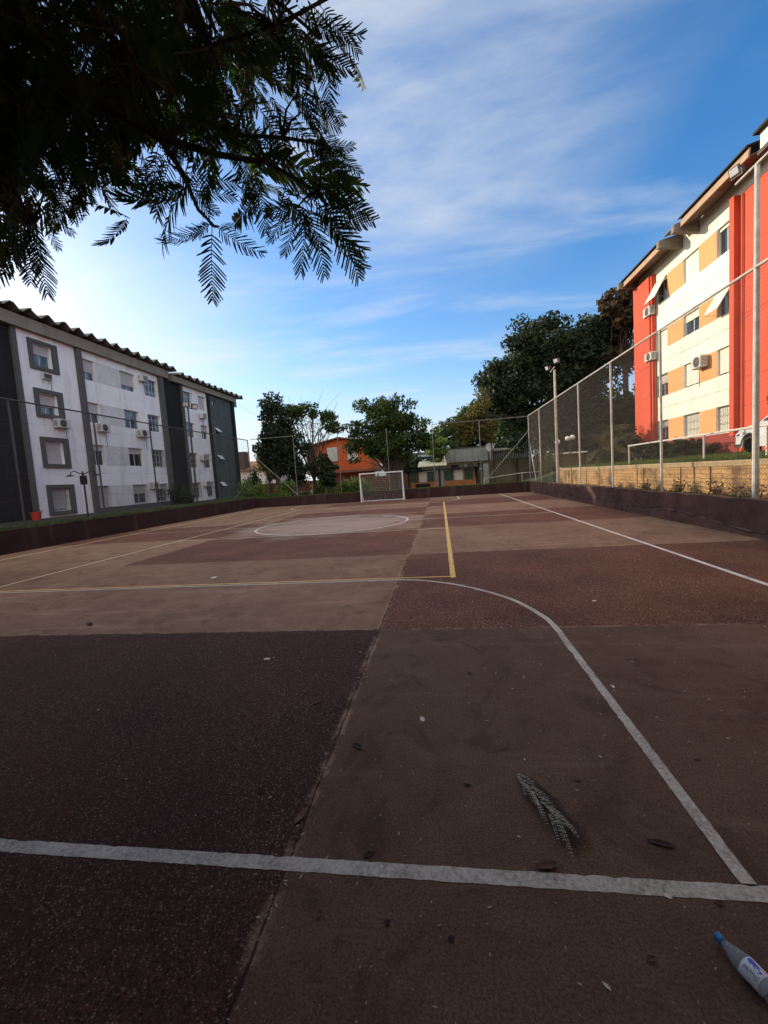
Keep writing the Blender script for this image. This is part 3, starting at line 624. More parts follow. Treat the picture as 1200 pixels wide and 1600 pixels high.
def ac_unit(label, X, y0, y1, z0, z1, sx, kind='split', dep=0.32):
    t = thing('air_conditioner', label, 'air conditioner', (X, (y0+y1)/2, z0), 'air conditioners on the facades')
    a, b = (X+sx*.09, X+sx*(.09+dep)); a, b = min(a, b), max(a, b)
    MB().box(a, b, y0, y1, z0, z1).build('casing', M['ac_white'], t, bevel=.02)
    face = b if sx > 0 else a
    if kind == 'split':
        cy, cz, rr = y0 + (y1-y0)*(.4 if sx > 0 else .4), (z0+z1)/2, min(y1-y0, z1-z0)*.42
        mb = MB(); mb.tube([(face, cy, cz), (face+sx*.012, cy, cz)], rr, 24); g = mb.build('fan_grille', M['ac_dark'], t)
        mb = MB()
        for k in range(1, 4): 
            q = [(face+sx*.02, cy+rr*k/3*math.cos(2*math.pi*i/20), cz+rr*k/3*math.sin(2*math.pi*i/20)) for i in range(21)]; mb.tube(q, .006, 4)
        for k in range(6): mb.tube([(face+sx*.02, cy, cz), (face+sx*.02, cy+rr*math.cos(k*1.047), cz+rr*math.sin(k*1.047))], .006, 4)
        mb.build('fan_guard', M['grille'], g)
        # side toward the viewer has louvres
        mb = MB()
        for k in range(6): z = z0 + (z1-z0)*(.2+.6*k/5); mb.box(a+.05, b-.05, y0-.006, y0-.001, z-.012, z+.012)
        mb.build('louvre', M['ac_dark'], t)
    else:
        mb = MB(); n = 7
        for k in range(n): z = z0 + (z1-z0)*(.15+.7*k/(n-1)); mb.box(min(face, face+sx*.008), max(face, face+sx*.008), y0+.04, y1-.04, z-.014, z+.014)
        mb.build('louvre', M['ac_dark'], t)
    for y in (y0+.1, y1-.1): MB().tube([(X, y, z0-.25), (X, y, z0-.02), (face, y, z0-.02)], .014, 5).build('bracket', M['frame_d'], t)
    MB().tube([(X+sx*.02, y1-.05, z0+.15), (X+sx*.02, y1+.05, z0-.1), (X+sx*.03, y1+.02, z0-.6), (X+sx*.02, y1+.04, z0-.9)], .012, 6).build('hose', M['ac_dark'], t)

XF = -21.0; SILL = (1.0, 3.60, 6.22, 8.80); HEAD = (2.30, 4.86, 7.45, 10.04)
# ---- left block 1
t = thing('apartment_block', 'long four storey white apartment block with grey framed windows, left of the court', 'building', (-21, 25, 0.7))
ops = []; fl = [(20.08, 21.20, z0, z1) for z0, z1 in zip((1.0, 3.6, 6.3, 8.83), (2.26, 4.86, 7.42, 10.02))]
mb = MB(); facade(mb, XF, 19.23, 22.75, 0.7, 10.5, fl, .28, 1); mb.build('white_wall', M['white_wall'], t)
colA = [(23.08, 24.17, a, b) for a, b in zip(SILL, HEAD)]; colB = [(26.25, 27.67, a, b) for a, b in zip(SILL, HEAD)]; colC = [(28.55, 29.97, a, b) for a, b in zip(SILL, HEAD)]
mb = MB(); facade(mb, XF, 23.06, 30.08, 0.7, 10.5, colA + colB + colC, .26, 1); mb.build('white_wall', M['white_wall'], t)
for a, b in zip(SILL, HEAD): MB().box(XF-.02, XF+.012, 24.2, 26.22, a, b).build('pale_panel', M['white_wall2'], t)
MB().box(XF-.05, XF+.05, 23.07, 30.05, 0.6, 0.95).build('plinth', M['grey_trim'], t)
for k in range(4):
    a, b = (0.79, 3.39, 6.1, 8.62)[k], (2.46, 5.05, 7.62, 10.2)[k]
    fr = MB(); o = fl[k]
    fr.box(XF-.02, XF+.10, 19.85, 20.075, a, b).box(XF-.02, XF+.10, 21.205, 21.53, a, b).box(XF-.02, XF+.10, 20.0751, 21.2049, a, o[2]-.004).box(XF-.02, XF+.10, 20.0751, 21.2049, o[3]+.004, b)
    fr.build('window_surround', M['grey_trim'], t)
    window(t, XF, *o, 1, .28, (.92, .97, .62, .45)[k], gl=('glass', 'glass', 'glass_blue', 'glass_blue')[k], grille=(k == 0))
cfgA = [(1.0, 'glass', True), (.28, 'glass_dark', False), (.52, 'glass', False), (.6, 'glass_blue', False)]
cfgB = [(.48, 'glass', True), (.32, 'glass_dark', False), (0, 'glass_blue', False), (.72, 'glass_blue', False)]
cfgC = [(.3, 'glass_dark', True), (0, 'glass_dark', True), (0, 'glass_blue', False), (0, 'glass_blue', False)]
for cols, cfg, kd in ((colA, cfgA, 'slide'), (colB, cfgB, 'slide'), (colC, cfgC, 'metal')):
    for o, (s_, g_, gr) in zip(cols, cfg):
        window(t, XF, *o, 1, .26, s_, kd, gl=g_, grille=gr, sash=4 if kd == 'metal' else 2, curtain=(o[0]+.05, o[0]+.5) if g_ == 'glass_blue' else None)
MB().box(XF-.1, XF+.12, 18.98, 19.23, 0.7, 10.5).build('pilaster', M['grey_trim'], t)
MB().box(XF-.1, XF+.22, 22.75, 23.06, 0.7, 10.56).build('pilaster', M['grey_trim'], t)
MB().box(XF-.1, XF+.22, 30.08, 30.5, 0.7, 10.58).build('pilaster', M['grey_trim'], t)
MB().box(XF-.9, XF-.02, -12, 18.98, 0.7, 10.49).build('stairwell_wall', M['black_wall'], t)
mb = MB(); mb.tube([(XF-.0, 15.2, 6.6), (XF+.35, 15.2, 6.8), (XF+.35, 15.6, 6.6)], .03); mb.build('wall_light', M['ac_white'], t)
MB().box(XF-.12, XF+.30, -12, 31.1, 10.5, 11.12).build('fascia', M['fascia'], t)
MB().box(-31, XF-.9, -12, 30.6, 0.7, 11.0).build('building_mass', M['white_wall2'], t)
def tile_roof(par, y0, y1, zb, rise, x0=-20.35, x1=-31, per=0.98):
    mb = MB(); n = int(round((y1-y0)/per)); per = (y1-y0)/n; prof = []
    for i in range(n):
        y = y0 + per*i; prof += [(y, 0.03), (y+per*.14, 0.0), (y+per*.50, 0.29), (y+per*.62, 0.32), (y+per*.70, 0.28)]
    prof.append((y1, 0.0)); b = len(mb.v)
    for y, z in prof:
        j = rng.uniform(-.01, .01); mb.v += [(x0+j*6, y, zb+z), (x1, y, zb+z+rise), (x0+j*6, y, zb+z-.035), (x1, y, zb+z-.035+rise)]
    for i in range(len(prof)-1):
        k = i*4; mb.f += [(k, k+4, k+5, k+1), (k+2, k+3, k+7, k+6), (k, k+2, k+6, k+4)]
    return mb.build('roof', M['roof_tile'], par)
tile_roof(t, -12, 31.75, 11.20, 0.5)
# ---- left block 2
t = thing('apartment_block', 'four storey white and grey-green apartment block at the far end of the left row', 'building', (-21, 36, 0.7))
colD = [(33.2, 34.5, a, b) for a, b in zip(SILL, HEAD)]; colE = [(35.45, 36.6, a, b) for a, b in zip(SILL, HEAD)]
mb = MB(); facade(mb, XF, 33.06, 36.78, 0.7, 10.5, colD + colE, .25, 1); mb.build('white_wall', M['white_wall'], t)
for k in range(4):
    window(t, XF, *colD[k], 1, .25, 0, 'metal', gl=('glass_dark', 'glass_dark', 'glass', 'glass_blue')[k], grille=k < 1, sash=3)
    window(t, XF, *colE[k], 1, .25, (.3, .4, .42, 1.0)[k], gl=('glass_dark', 'glass_dark', 'glass', 'glass')[k], grille=k < 1)
tops = [(37.66, 38.5, a, b) for a, b in ((1.78, 2.27), (4.35, 4.85), (6.95, 7.45), (9.53, 10.06))]
mb = MB(); facade(mb, XF, 37.1, 41.3, 0.7, 10.5, tops, .2, 1); mb.build('grey_green_wall', M['grey_green'], t)
for k, o in enumerate(tops):
    f = window(t, XF, *o, 1, .2, 0, gl='glass')
    if k < 3:
        F = lambda a, b, c_: (XF + .02 + c_ + (o[3]-b)*.9, a, b)
        MB().prism([(o[0]+.03, o[2]+.1), (o[1]-.03, o[2]+.1), (o[1]-.03, o[3]), (o[0]+.03, o[3])], F, 0, .03).build('open_sash', M['frame_w'], f)
MB().box(XF-.1, XF+.14, 36.78, 37.1, 0.7, 10.56).build('pilaster', M['black_wall'], t)
MB().box(XF-.1, XF+.2, 41.3, 41.75, 0.7, 10.4).build('pilaster', M['black_wall'], t)
MB().box(XF-.3, XF+.16, 32.86, 33.06, 0.7, 10.5).build('pilaster', M['grey_trim'], t)
MB().box(XF-.9, XF-.30, 30.5, 32.95, 0.7, 10.49).build('stairwell_wall', M['black_wall'], t)
MB().box(XF-.1, XF-.02, 30.5, 32.86, 0.7, 10.485).build('recess_panel', M['black_wall'], t)
MB().box(XF-.12, XF+.30, 31.6, 42.1, 10.45, 10.92).build('fascia', M['fascia'], t)
MB().box(XF+.10, XF+.26, 41.8, 42.2, 10.0, 10.5).build('fascia_end', M['fascia'], t)
MB().box(-31, XF-.9, 30.7, 41.7, 0.7, 10.9).build('building_mass', M['white_wall2'], t)
MB().box(XF-.9, XF-.05, 41.32, 41.7, 0.7, 10.49).build('end_wall', M['grey_green'], t)
tile_roof(t, 31.95, 43.1, 10.98, 1.0)
ac_unit('split air conditioner under the second window down of the white block', XF, 20.70, 21.50, 5.60, 6.08, 1)
ac_unit('split air conditioner with dark fan, right of the first dark pilaster', XF, 23.68, 24.40, 5.68, 6.17, 1)
ac_unit('split air conditioner under a blue curtained window, middle of the white block', XF, 27.15, 28.05, 5.66, 6.17, 1)
ac_unit('boxy window air conditioner just below the eave of the white block', XF, 27.95, 28.5, 9.68, 10.1, 1, 'box')
ac_unit('split air conditioner above the ground floor grilles of the white block', XF, 27.85, 28.5, 1.96, 2.46, 1)
ac_unit('boxy air conditioner beside the dark window on the far block, second floor from the ground', XF, 34.72, 35.3, 4.25, 4.75, 1, 'box')
ac_unit('boxy air conditioner near the ground on the far block', XF, 34.8, 35.4, 1.95, 2.4, 1, 'box')
ac_unit('small box air conditioner under the topmost shutter of the far block', XF, 35.3, 35.85, 8.0, 8.45, 1, 'box')
ac_unit('small box under the top left grey framed window of the white block', XF, 20.38, 20.92, 8.18, 8.5, 1, 'box', .1)

# ---- right building
XB = 14.0; RS = (2.80, 5.55, 8.38, 11.22); RH = (4.03, 6.85, 9.52, 12.55)
t = thing('apartment_block', 'red, orange and cream four storey apartment block right of the court', 'building', (14, 25, 1.5))
cA = [(28.07, 29.40, a, b) for a, b in zip(RS, RH)]; cB = [(24.96, 26.40, a, b) for a, b in zip(RS, RH)]; cC = [(22.42, 23.52, a, b) for a, b in zip(RS, RH)]
mb = MB(); facade(mb, XB, 22.25, 29.42, 2.70, 13.16, cA + cB + cC, .22, -1); mb.build('cream_wall', M['cream'], t)
for a, b in zip(RS, RH):
    for ya, yb in ((26.42, 28.05), (23.54, 24.94)): MB().box(XB-.014, XB+.05, ya, yb, a, b).build('orange_panel', M['orange'], t)
MB().box(XB-.30, XB+.2, 29.62, 31.77, 2.85, 13.16).build('end_fin', M['red'], t)
MB().box(XB-.22, XB+.1, 29.43, 29.62, 2.75, 13.2).build('pilaster', M['red'], t)
MB().box(XB-.24, XB+.05, 21.94, 22.25, 2.5, 13.22).build('pilaster', M['red'], t)
MB().box(XB-.02, XB+.2, 6, 21.94, 1.5, 13.16).build('red_wall', M['red'], t)
MB().box(XB-.06, XB+.2, 21.95, 29.5, 1.5, 2.70).build('plinth', M['redbase'], t)
MB().box(XB-.02, XB+.2, 6, 31.77, 13.161, 14.0).build('cornice_wall', M['cream'], t)
MB().box(XB+.21, XB+9, 6, 31.7, 1.5, 13.9).build('building_mass', M['red'], t)
MB().box(XB+.02, XB+.2, 29.5, 31.7, 1.5, 2.84).build('dark_recess', M['black_wall'], t)
for k in range(4):
    wA = window(t, XB, *cA[k], -1, .22, (.35, .42, 1.0, .1)[k], sh='shutter2', gl='glass_dark', grille=(k < 2))
    wB = window(t, XB, *cB[k], -1, .22, (1.0, .93, .36, 1.0)[k], sh='shutter2', gl='glass', grille=(k == 0))
    wC = window(t, XB, *cC[k], -1, .22, (1.0, .92, .1, .12)[k], sh='shutter2', gl='glass_dark', grille=(k == 0), curtain=(22.5, 22.8) if k == 3 else None)
    if k == 3: aw, o = wA, cA[3]
    if k == 2: aw2, o2 = wC, cC[2]
for aw_, o_, out in ((aw, o, .55), (aw2, o2, .60)):   # projecting awning shutters pushed out at the bottom
    F = lambda a, b, c_: (XB - .03 - c_ - (o_[3]-b)*out, a, b)
    f = MB().prism([(o_[0]+.02, o_[2]+.16), (o_[1]-.02, o_[2]+.16), (o_[1]-.02, o_[3]-.01), (o_[0]+.02, o_[3]-.01)], F, 0, .03).build('awning_shutter', M['shutter2'], aw_)
    mb = MB()
    for y in (o_[0]+.04, o_[1]-.04): mb.tube([(XB+.02, y, o_[2]+.12), (XB-.03-(o_[3]-o_[2]-.16)*out, y, o_[2]+.17)], .012, 5)
    mb.build('stay_arm', M['grille'], aw_)
for z in (4.80, 7.62, 10.36): MB().box(XB-.004, XB+.02, 22.26, 29.42, z, z+.018).build('floor_joint', M['grey_trim'], t)
for z in (5.1, 7.9, 10.7): MB().box(XB-.024, XB+.02, 6, 21.93, z, z+.016).build('floor_joint', M['redbase'], t)
for z in (4.9, 7.6, 10.4): MB().box(XB-.304, XB-.28, 29.63, 31.76, z, z+.014).build('floor_joint', M['redbase'], t)
for y, z0_, z1_ in ((29.43, 2.8, 13.1), (21.7, 1.6, 13.1)): MB().tube([(XB-.08, y - .06, z0_), (XB-.08, y - .06, z1_)], .035).build('drain_pipe', M['red'], t)
MB().box(XB-.075, XB-.05, 25.3, 26.3, 2.30, 2.36).build('vent_strip', M['panel_w'], t)
# eave: thin sheet roof, tan fascia, brown soffit and concrete brackets
for ya, yb, dz in ((26.75, 31.9, 0.0), (19.9, 24.75, 0.10)):
    F = lambda a, b, c_: (a, c_, b + dz)
    MB().prism([(12.98, 13.42), (13.04, 13.40), (13.10, 13.78), (13.04, 13.80)], F, ya, yb).build('fascia', M['tan_fascia'], t)
    MB().prism([(13.05, 13.44), (13.9, 13.70), (13.9, 13.78), (13.06, 13.52)], F, ya+.01, yb-.01).build('soffit', M['soffit'], t)
    MB().prism([(12.90, 13.81), (13.9, 14.10), (19, 15.3), (19, 15.36), (12.90, 13.87)], F, ya-.05, yb+.05).build('roof', M['dark_roof'], t)
for y in (24.95, 26.45, 31.75):
    F = lambda a, b, c_: (a, c_, b)
    MB().prism([(12.72, 13.36), (13.97, 13.22), (13.97, 13.98), (12.72, 13.72)], F, y-.13, y+.13).build('bracket', M['bracket'], t)
MB().prism([(12.95, 13.84), (14.2, 14.14), (14.2, 14.2), (12.95, 13.9)], lambda a, b, c_: (a, c_, b), 25.1, 26.3).build('gutter', M['bracket'], t)
MB().box(13.25, 14.2, 6, 19.63, 13.56, 14.2).build('eave_beam', M['cream'], t)
MB().box(13.2, 14.2, 6, 19.70, 13.40, 13.558).build('eave_slab', M['grey_trim'], t)
MB().box(13.05, 18, 6, 19.75, 14.202, 14.30).build('eave_sheet', M['dark_roof'], t)
ac_unit('cream air conditioner under the open awning shutter, top floor of the red block', XB, 29.3, 30.15, 10.75, 11.30, -1, 'split', .34)
ac_unit('cream air conditioner at the left edge of the red block, second from top', XB, 29.2, 30.05, 7.95, 8.45, -1, 'split', .34)
ac_unit('cream air conditioner on the orange panel between two windows of the red block', XB, 24.1, 24.9, 6.25, 6.85, -1, 'split', .36)
# slanted fix: the two left ones hang in front of the fin

# ---- low buildings beyond the far fence
def gz(x, y): return ground_h(x, y)
t = thing('brick_kiosk', 'low brick lattice kiosk with dark green openings right of the goal', 'kiosk', (0.3, 40, 0.2))
for x0, x1 in ((-2.85, -0.35), (0.30, 3.2)):
    ww = x1-x0
    MB().box(x0, x1, 39.9, 40.1, 0.1, 0.95).build('brick_panel', M['brick'], t)
    for a, b, m_ in ((.02, .30, 'green_dark'), (.34, .62, 'panel_w'), (.66, .94, 'green_dark')):
        MB().box(x0+ww*a, x0+ww*b, 39.92, 40.02, 0.96, 1.92).build('opening_panel', M[m_], t)
    mb = MB()
    for a in (0, .32, .64, .97): mb.box(x0+ww*a-.05, x0+ww*a+.06, 39.86, 40.0, 0.952, 1.98)
    mb.build('frame_post', M['brick'], t)
for x in (-2.98, -0.1, 3.45): MB().box(x-.09, x+.13, 39.8, 42.5, 0.1, 2.0).build('pier', plain('dark_brown_pier', (0.045, 0.028, 0.02), 0.9), t)
MB().box(-2.4, -1.0, 39.86, 39.9, .45, .8).build('vent', M['interior'], t)
MB().box(-4.2, 3.9, 39.5, 43, 2.01, 2.12).build('roof', M['dark_roof'], t)
t = thing('small_house', 'small shed with a pale cream sloping roof behind the brick kiosk', 'shed', (-.7, 47, 0))
MB().box(-2.0, .7, 46.6, 49, 0, 2.55).build('wall', M['stain_white'], t)
MB().prism([(46.2, 2.5), (49.5, 3.15), (49.5, 3.22), (46.2, 2.60)], lambda a, b, c_: (c_, a, b), -2.4, 0.75).build('roof', M['cream_roof'], t)
t = thing('warehouse', 'long stained white concrete building with a beige ground floor beyond the far fence', 'building', (3, 50, 0))
MB().box(0.6, 6.1, 50, 56, 2.85, 4.45).build('upper_wall', M['stain_white'], t)
MB().box(0.7, 6.0, 50.1, 56, -.2, 2.83).build('lower_wall', M['beige'], t)
MB().box(0.5, 6.2, 49.9, 56, 4.452, 4.53).build('parapet', M['grey_trim'], t)
for x in (1.3, 2.9, 4.3): MB().box(x, x+.95, 50.02, 50.12, 1.75, 2.6).build('window', M['glass_dark'], t)
MB().box(5.0, 5.95, 50.0, 50.12, .1, 2.5).build('door', M['panel_w'], t)
t = thing('boundary_wall', 'stained beige boundary wall beyond the far right corner', 'wall', (11, 46, 0))
MB().box(5.35, 19, 46, 46.2, -.2, 2.72).build('wall', M['beige'], t)
MB().box(5.3, 19, 45.95, 46.25, 2.722, 2.78).build('coping', M['grey_trim'], t)
for x in (5.6, 8.0, 10.4, 12.8): MB().box(x, x+.16, 45.9, 46.0, 0, 2.71).build('pier', plain('dark_pier', (0.06, 0.045, 0.03), 0.9), t)
t = thing('slatted_building', 'building with a grey slatted metal front and sheet roof above the beige wall', 'building', (8, 48, 0))
MB().box(5.6, 10.2, 48.4, 52, 0, 3.9).build('wall', M['grey_trim'], t)
mb = MB()
for i in range(24): mb.box(5.7+i*.19, 5.76+i*.19, 48.2, 48.3, 2.6, 3.95)
mb.build('slats', M['stain_white'], t)
MB().prism([(48.1, 3.7), (52, 4.2), (52, 4.26), (48.1, 3.78)], lambda a, b, c_: (c_, a, b), 5.5, 10.3).build('roof', M['roof_tile'], t)
t = thing('satellite_dish', 'pale round satellite dish on a short mast above the beige wall', 'dish', (5.6, 47, 2.7))
MB().tube([(5.55, 47, 2.6), (5.55, 47, 4.0)], .035).build('mast', M['galv'], t)
mb = MB(); nrm = Vector((-.35, -1, .35)).normalized(); rt = nrm.cross(Vector((0,0,1))).normalized(); up = rt.cross(nrm); c0 = Vector((5.5, 46.9, 4.2)); ring = []
for i in range(5):
    rr = .46*i/4
    for k in range(20): mb.v.append(tuple(c0 + rt*rr*math.cos(k*.31416) + up*rr*math.sin(k*.31416) + nrm*(rr*rr*.5)))
for i in range(4):
    for k in range(20): mb.f.append((i*20+k, i*20+(k+1) % 20, (i+1)*20+(k+1) % 20, (i+1)*20+k))
mb.build('reflector', M['panel_w'], t); MB().tube([tuple(c0 - up*.4), tuple(c0 + nrm*.45)], .015, 5).build('feed_arm', M['grille'], t)
t = thing('orange_house', 'two storey bright orange house with white windows behind the left trees', 'house', (-12, 52, 0))
MB().box(-16.5, -8.5, 52, 60, 2.9, 6.3).build('upper_wall', M['house_orange'], t)
MB().box(-15.5, -9.3, 52.5, 60, -.2, 2.6).build('lower_wall', plain('plain_orange_paint', (0.50, 0.10, 0.03), 0.85), t)  # plain orange, nearly the upper wall's tone
MB().box(-16.6, -8.3, 51.2, 60, 2.6, 2.898).build('canopy', M['clay'], t)
MB().prism([(-17.0, 6.05), (-12.4, 6.95), (-8.1, 6.15), (-8.1, 6.28), (-12.4, 7.1), (-17.0, 6.18)], lambda a, b, c_: (a, c_, b), 51.5, 60.4).build('roof', M['clay'], t)
MB().prism([(-16.45, 6.3), (-8.55, 6.3), (-12.4, 6.92)], lambda a, b, c_: (a, c_, b), 52, 52.3).build('gable', M['house_orange'], t)
for x in (-13.95, -11.35):
    f = MB().box(x-.07, x+1.22, 51.93, 51.995, 4.25, 5.85).build('window', M['frame_w'], t)
    MB().box(x, x+.55, 51.9, 51.93, 4.3, 5.78).build('shutter', M['panel_w'], f); MB().box(x+.6, x+1.15, 51.9, 51.93, 4.3, 5.78).build('shutter', M['panel_w'], f)
    MB().box(x-.1, x+1.25, 51.8, 52.0, 4.1, 4.248).build('sill', M['panel_w'], f)
MB().box(-12.0, -10.9, 52.4, 52.5, 0, 2.2).build('door', M['clay'], t)
t = thing('boundary_wall', 'brown brick boundary wall behind the bushes, left of the goal', 'wall', (-10, 47, 0))
MB().box(-30, -1.5, 46.6, 46.8, -.2, 1.85).build('wall', plain('dark_brick_wall', (0.16, 0.075, 0.045), 0.9, 0, .4, 3), t)
mb = MB()
for i in range(11): mb.box(-12+i*1.0, -11.85+i*1.0, 46.5, 46.6, -.2, 2.2)
mb.build('piers', M['grey_trim'], t)
t = thing('distant_house', 'distant pale house with a brown roof and chimney beyond the left block', 'house', (-29, 62, 0))
MB().box(-33, -24.5, 62, 70, 0, 4.2).build('wall', weathered('pale_house', (0.55, 0.50, 0.42), .9, 1, .8, .4), t)
MB().prism([(61.5, 4.1), (66, 5.6), (70.5, 4.1), (70.5, 4.25), (66, 5.78), (61.5, 4.25)], lambda a, b, c_: (c_, a, b), -33.4, -24.2).build('roof', M['clay'], t)
MB().box(-31.3, -29.9, 61.8, 63.2, 4.2, 7.1).build('chimney', plain('dark_chimney', (0.07, 0.045, 0.035), .9), t)
for x in (-28.6, -26.8): MB().box(x, x+1, 61.9, 62.0, 1.6, 2.8).build('window', M['glass_dark'], t)
t = thing('distant_block', 'distant pale block with ribbon windows seen through the round tree', 'building', (-4, 80, 0))
MB().box(-17, 2.2, 80, 90, 0, 5.6).build('wall', weathered('pale_blue_grey_block', (0.50, 0.54, 0.58), .85, .6, .8, .3), t)
for z in (3.4, 4.6): MB().box(-16.6, 1.8, 79.9, 80, z, z+.5).build('window_band', M['glass'], t)
MB().box(-17.3, 2.5, 79.6, 90, 5.601, 5.9).build('roof', M['grey_trim'], t)
t = thing('small_hut', 'small brown hut with a white slatted awning among the globe lamps', 'hut', (10.3, 36, 1))
MB().box(9.5, 11.6, 36, 38, 0.6, 2.55).build('wall', plain('brown_hut', (0.13, 0.075, 0.045), .9), t)
mb = MB()
for i in range(9): mb.box(9.4+i*.27, 9.53+i*.27, 35.3, 36.8, 2.6, 2.66) if i % 1 == 0 else None
mb.build('awning_slats', M['white_rail'], t)
MB().box(9.35, 11.8, 36.2, 38, 2.67, 2.73).build('roof', M['roof_tile'], t)
for nm, x, y, h, lb in (('a', 9.7, 33, 3.62, 'taller garden lamp with two white globes among the trees'), ('b', 8.9, 33.4, 3.45, 'shorter garden lamp with one white globe, left of its neighbour')):
    t = thing('globe_lamp', lb, 'lamp', (x, y, .9), 'globe lamps beyond the stone wall')
    MB().tube([(x, y, .6), (x, y, h-.12)], .035).build('pole', M['galv_dark'], t)
    for dx in ((-.18, .14) if nm == 'a' else (0,)):
        MB().sphere((x+dx, y-.05*(dx > 0), h+(.06 if dx > 0 else 0)), .19, 16).build('globe', M['globe'], t, smooth=True)
# small things along the left strip
t = thing('garden_lamp', 'black lamp post with curved arms in front of the white block', 'lamp', (-17.6, 18.7, .7))
MB().tube([(-17.6, 18.7, .6), (-17.6, 18.7, 2.95)], .04).build('pole', M['black_metal'], t)
MB().box(-17.72, -17.48, 18.6, 18.8, 2.3, 2.75).build('meter_box', M['black_metal'], t, bevel=.02)
for s in (-1, 1):
    MB().tube([(-17.6, 18.7+s*.03, 2.8), (-17.6+s*.22, 18.7+s*.25, 2.98), (-17.6+s*.32, 18.7+s*.34, 2.92), (-17.6+s*.36, 18.7+s*.38, 2.78)], .022).build('arm', M['black_metal'], t)
    MB().lathe((-17.6+s*.36, 18.7+s*.38, 2.80), (0, 0, -1), [(0, .03), (.03, .17), (.07, .17), (.08, .05)], 14).build('lamp_shade', M['black_metal'], t)
t = thing('red_bucket', 'red plastic bucket at the foot of the dark wall on the left', 'bucket', (-19.9, 18.1, .7))
mb = MB().lathe((-19.9, 18.1, .7), (0, 0, 1), [(0, .17), (.36, .22), (.37, .24), (.40, .24)], 20); mb.build('body', M['bucket'], t)
MB().tube([(-19.9, 18.1-.24, 1.07), (-19.9+.2, 18.1-.15, 1.18), (-19.9+.28, 18.1+.1, 1.16), (-19.9, 18.1+.24, 1.07)], .008, 5).build('handle', M['black_metal'], t)
world_org()
o = MB().tube([(-20.7, 42.4, 10.3), (-19.0, 42.2, 9.2), (-17.6, 42.0, 8.4), (-15.4, 41.5, 7.2)], .012, 5).build('cable', M['black_metal']); tag(o, 'thin black cable running from the end of the left block into the trees', 'cable')
# ------------------------------------------------------------------ vegetation
def leaf_quads(P, size, nrg, elong=1.9, droop=0.0):
    """P (n,3) leaf centres -> folded diamond leaves"""
    n = len(P); a = nrg.normal(size=(n, 3)); a[:, 2] -= droop; a /= np.linalg.norm(a, axis=1)[:, None]
    b = np.cross(a, nrg.normal(size=(n, 3))); b /= np.linalg.norm(b, axis=1)[:, None]
    s = size * nrg.uniform(.6, 1.3, n)[:, None]
    V = np.stack([P - a*s*.5*elong, P + b*s*.5, P + a*s*.5*elong, P - b*s*.5], 1).reshape(-1, 3)
    return V, np.arange(n*4).reshape(-1, 4)
def tree(name, label, cat, base, blobs, n_sub, sub_r, n_leaf, size, mat, group=None, trunk=0.25, fork=0.35, stems=None, limb_n=26, gap=0.0, shell=0.55, seed=1, droop=0.3, extra_limbs=0):
    """blobs: (x, y, z, rx, ry, rz) absolute. sub clumps on the blobs carry the leaves; limbs reach the clumps"""
    g = np.random.default_rng(seed); t = thing(name, label, cat, base, group)
    vol = np.array([b[3]*b[4]*b[5] for b in blobs])**.8; vol = vol / vol.sum(); S = []; SR = []
    for i in range(n_sub):
        b = blobs[g.choice(len(blobs), p=vol)]; d = g.normal(size=3); d /= np.linalg.norm(d); r = g.uniform(shell, 1.0)
        S.append(np.array(b[:3]) + d*np.array(b[3:])*r); SR.append(sub_r*g.uniform(.5, 1.35))
    S = np.array(S); SR = np.array(SR); k = g.choice(n_sub, n_leaf, p=SR**2/np.sum(SR**2))
    d = g.normal(size=(n_leaf, 3)); d /= np.linalg.norm(d, axis=1)[:, None]; r = g.uniform(.25, 1.12, n_leaf)**.7
    P = S[k] + d*(SR[k]*r)[:, None]*np.array([1, 1, .72])
    V, Q = leaf_quads(P, size, g, 1.9, droop); np_mesh('crown', V, Q, M[mat], t)
    stems = stems or [(base[0], base[1])]; top = min(b[2] for b in blobs); bz = base[2]
    for si, (sx_, sy_) in enumerate(stems):
        cx_ = np.mean([b[0] for b in blobs])*.5 + sx_*.5; cy_ = np.mean([b[1] for b in blobs])*.5 + sy_*.5
        fz = bz + (top - bz)*fork*1.6 + .3
        T = MB(); a = Vector((sx_, sy_, bz - .25)); fk = Vector((sx_*.75 + cx_*.25, sy_*.75 + cy_*.25, fz))
        mid = (a + fk)/2 + Vector((g.uniform(-.12, .12), g.uniform(-.1, .1), 0))
        T.tube([a, a + Vector((0, 0, .35)), mid, fk], [trunk*1.35, trunk*1.02, trunk*.85, trunk*.72], 10)
        idx = g.choice(n_sub, min(limb_n, n_sub), replace=False)
        for j in idx:
            e = Vector(S[j]); L = (e - fk).length
            m1 = fk.lerp(e, .35) + Vector((g.uniform(-.1, .1)*L, g.uniform(-.1, .1)*L, .10*L)); m2 = fk.lerp(e, .7) + Vector((g.uniform(-.06, .06)*L, g.uniform(-.06, .06)*L, .08*L))
            r0 = trunk*g.uniform(.22, .42); T.tube([fk - Vector((0, 0, .1)), m1, m2, e], [r0, r0*.6, r0*.34, r0*.12], 5, cap=False)
            for q in range(extra_limbs):
                e2 = m2 + Vector(g.normal(size=3))*L*.22; T.tube([m2, (m2+e2)/2 + Vector((0, 0, .05*L)), e2], [r0*.3, r0*.2, r0*.08], 4, cap=False)
        T.build('trunk', M['bark'], t)
    return t
tree('dense_tree', 'dense blackish tree with two trunks at the left end of the far fence', 'tree', (-14.6, 38, .3), [(-15.2, 38, 7.4, 1.5, 1.4, 2.3), (-14.3, 38, 5.3, 2.3, 1.6, 2.5), (-15.9, 38, 5.2, 1.3, 1.2, 1.8), (-13.6, 38, 3.0, 1.3, 1.2, 1.5), (-15.0, 38, 9.0, .6, .6, .9)], 130, .75, 12500, .17, 'leaf_dark', trunk=.30, stems=[(-15.3, 38), (-13.4, 38)], seed=3, shell=.3)
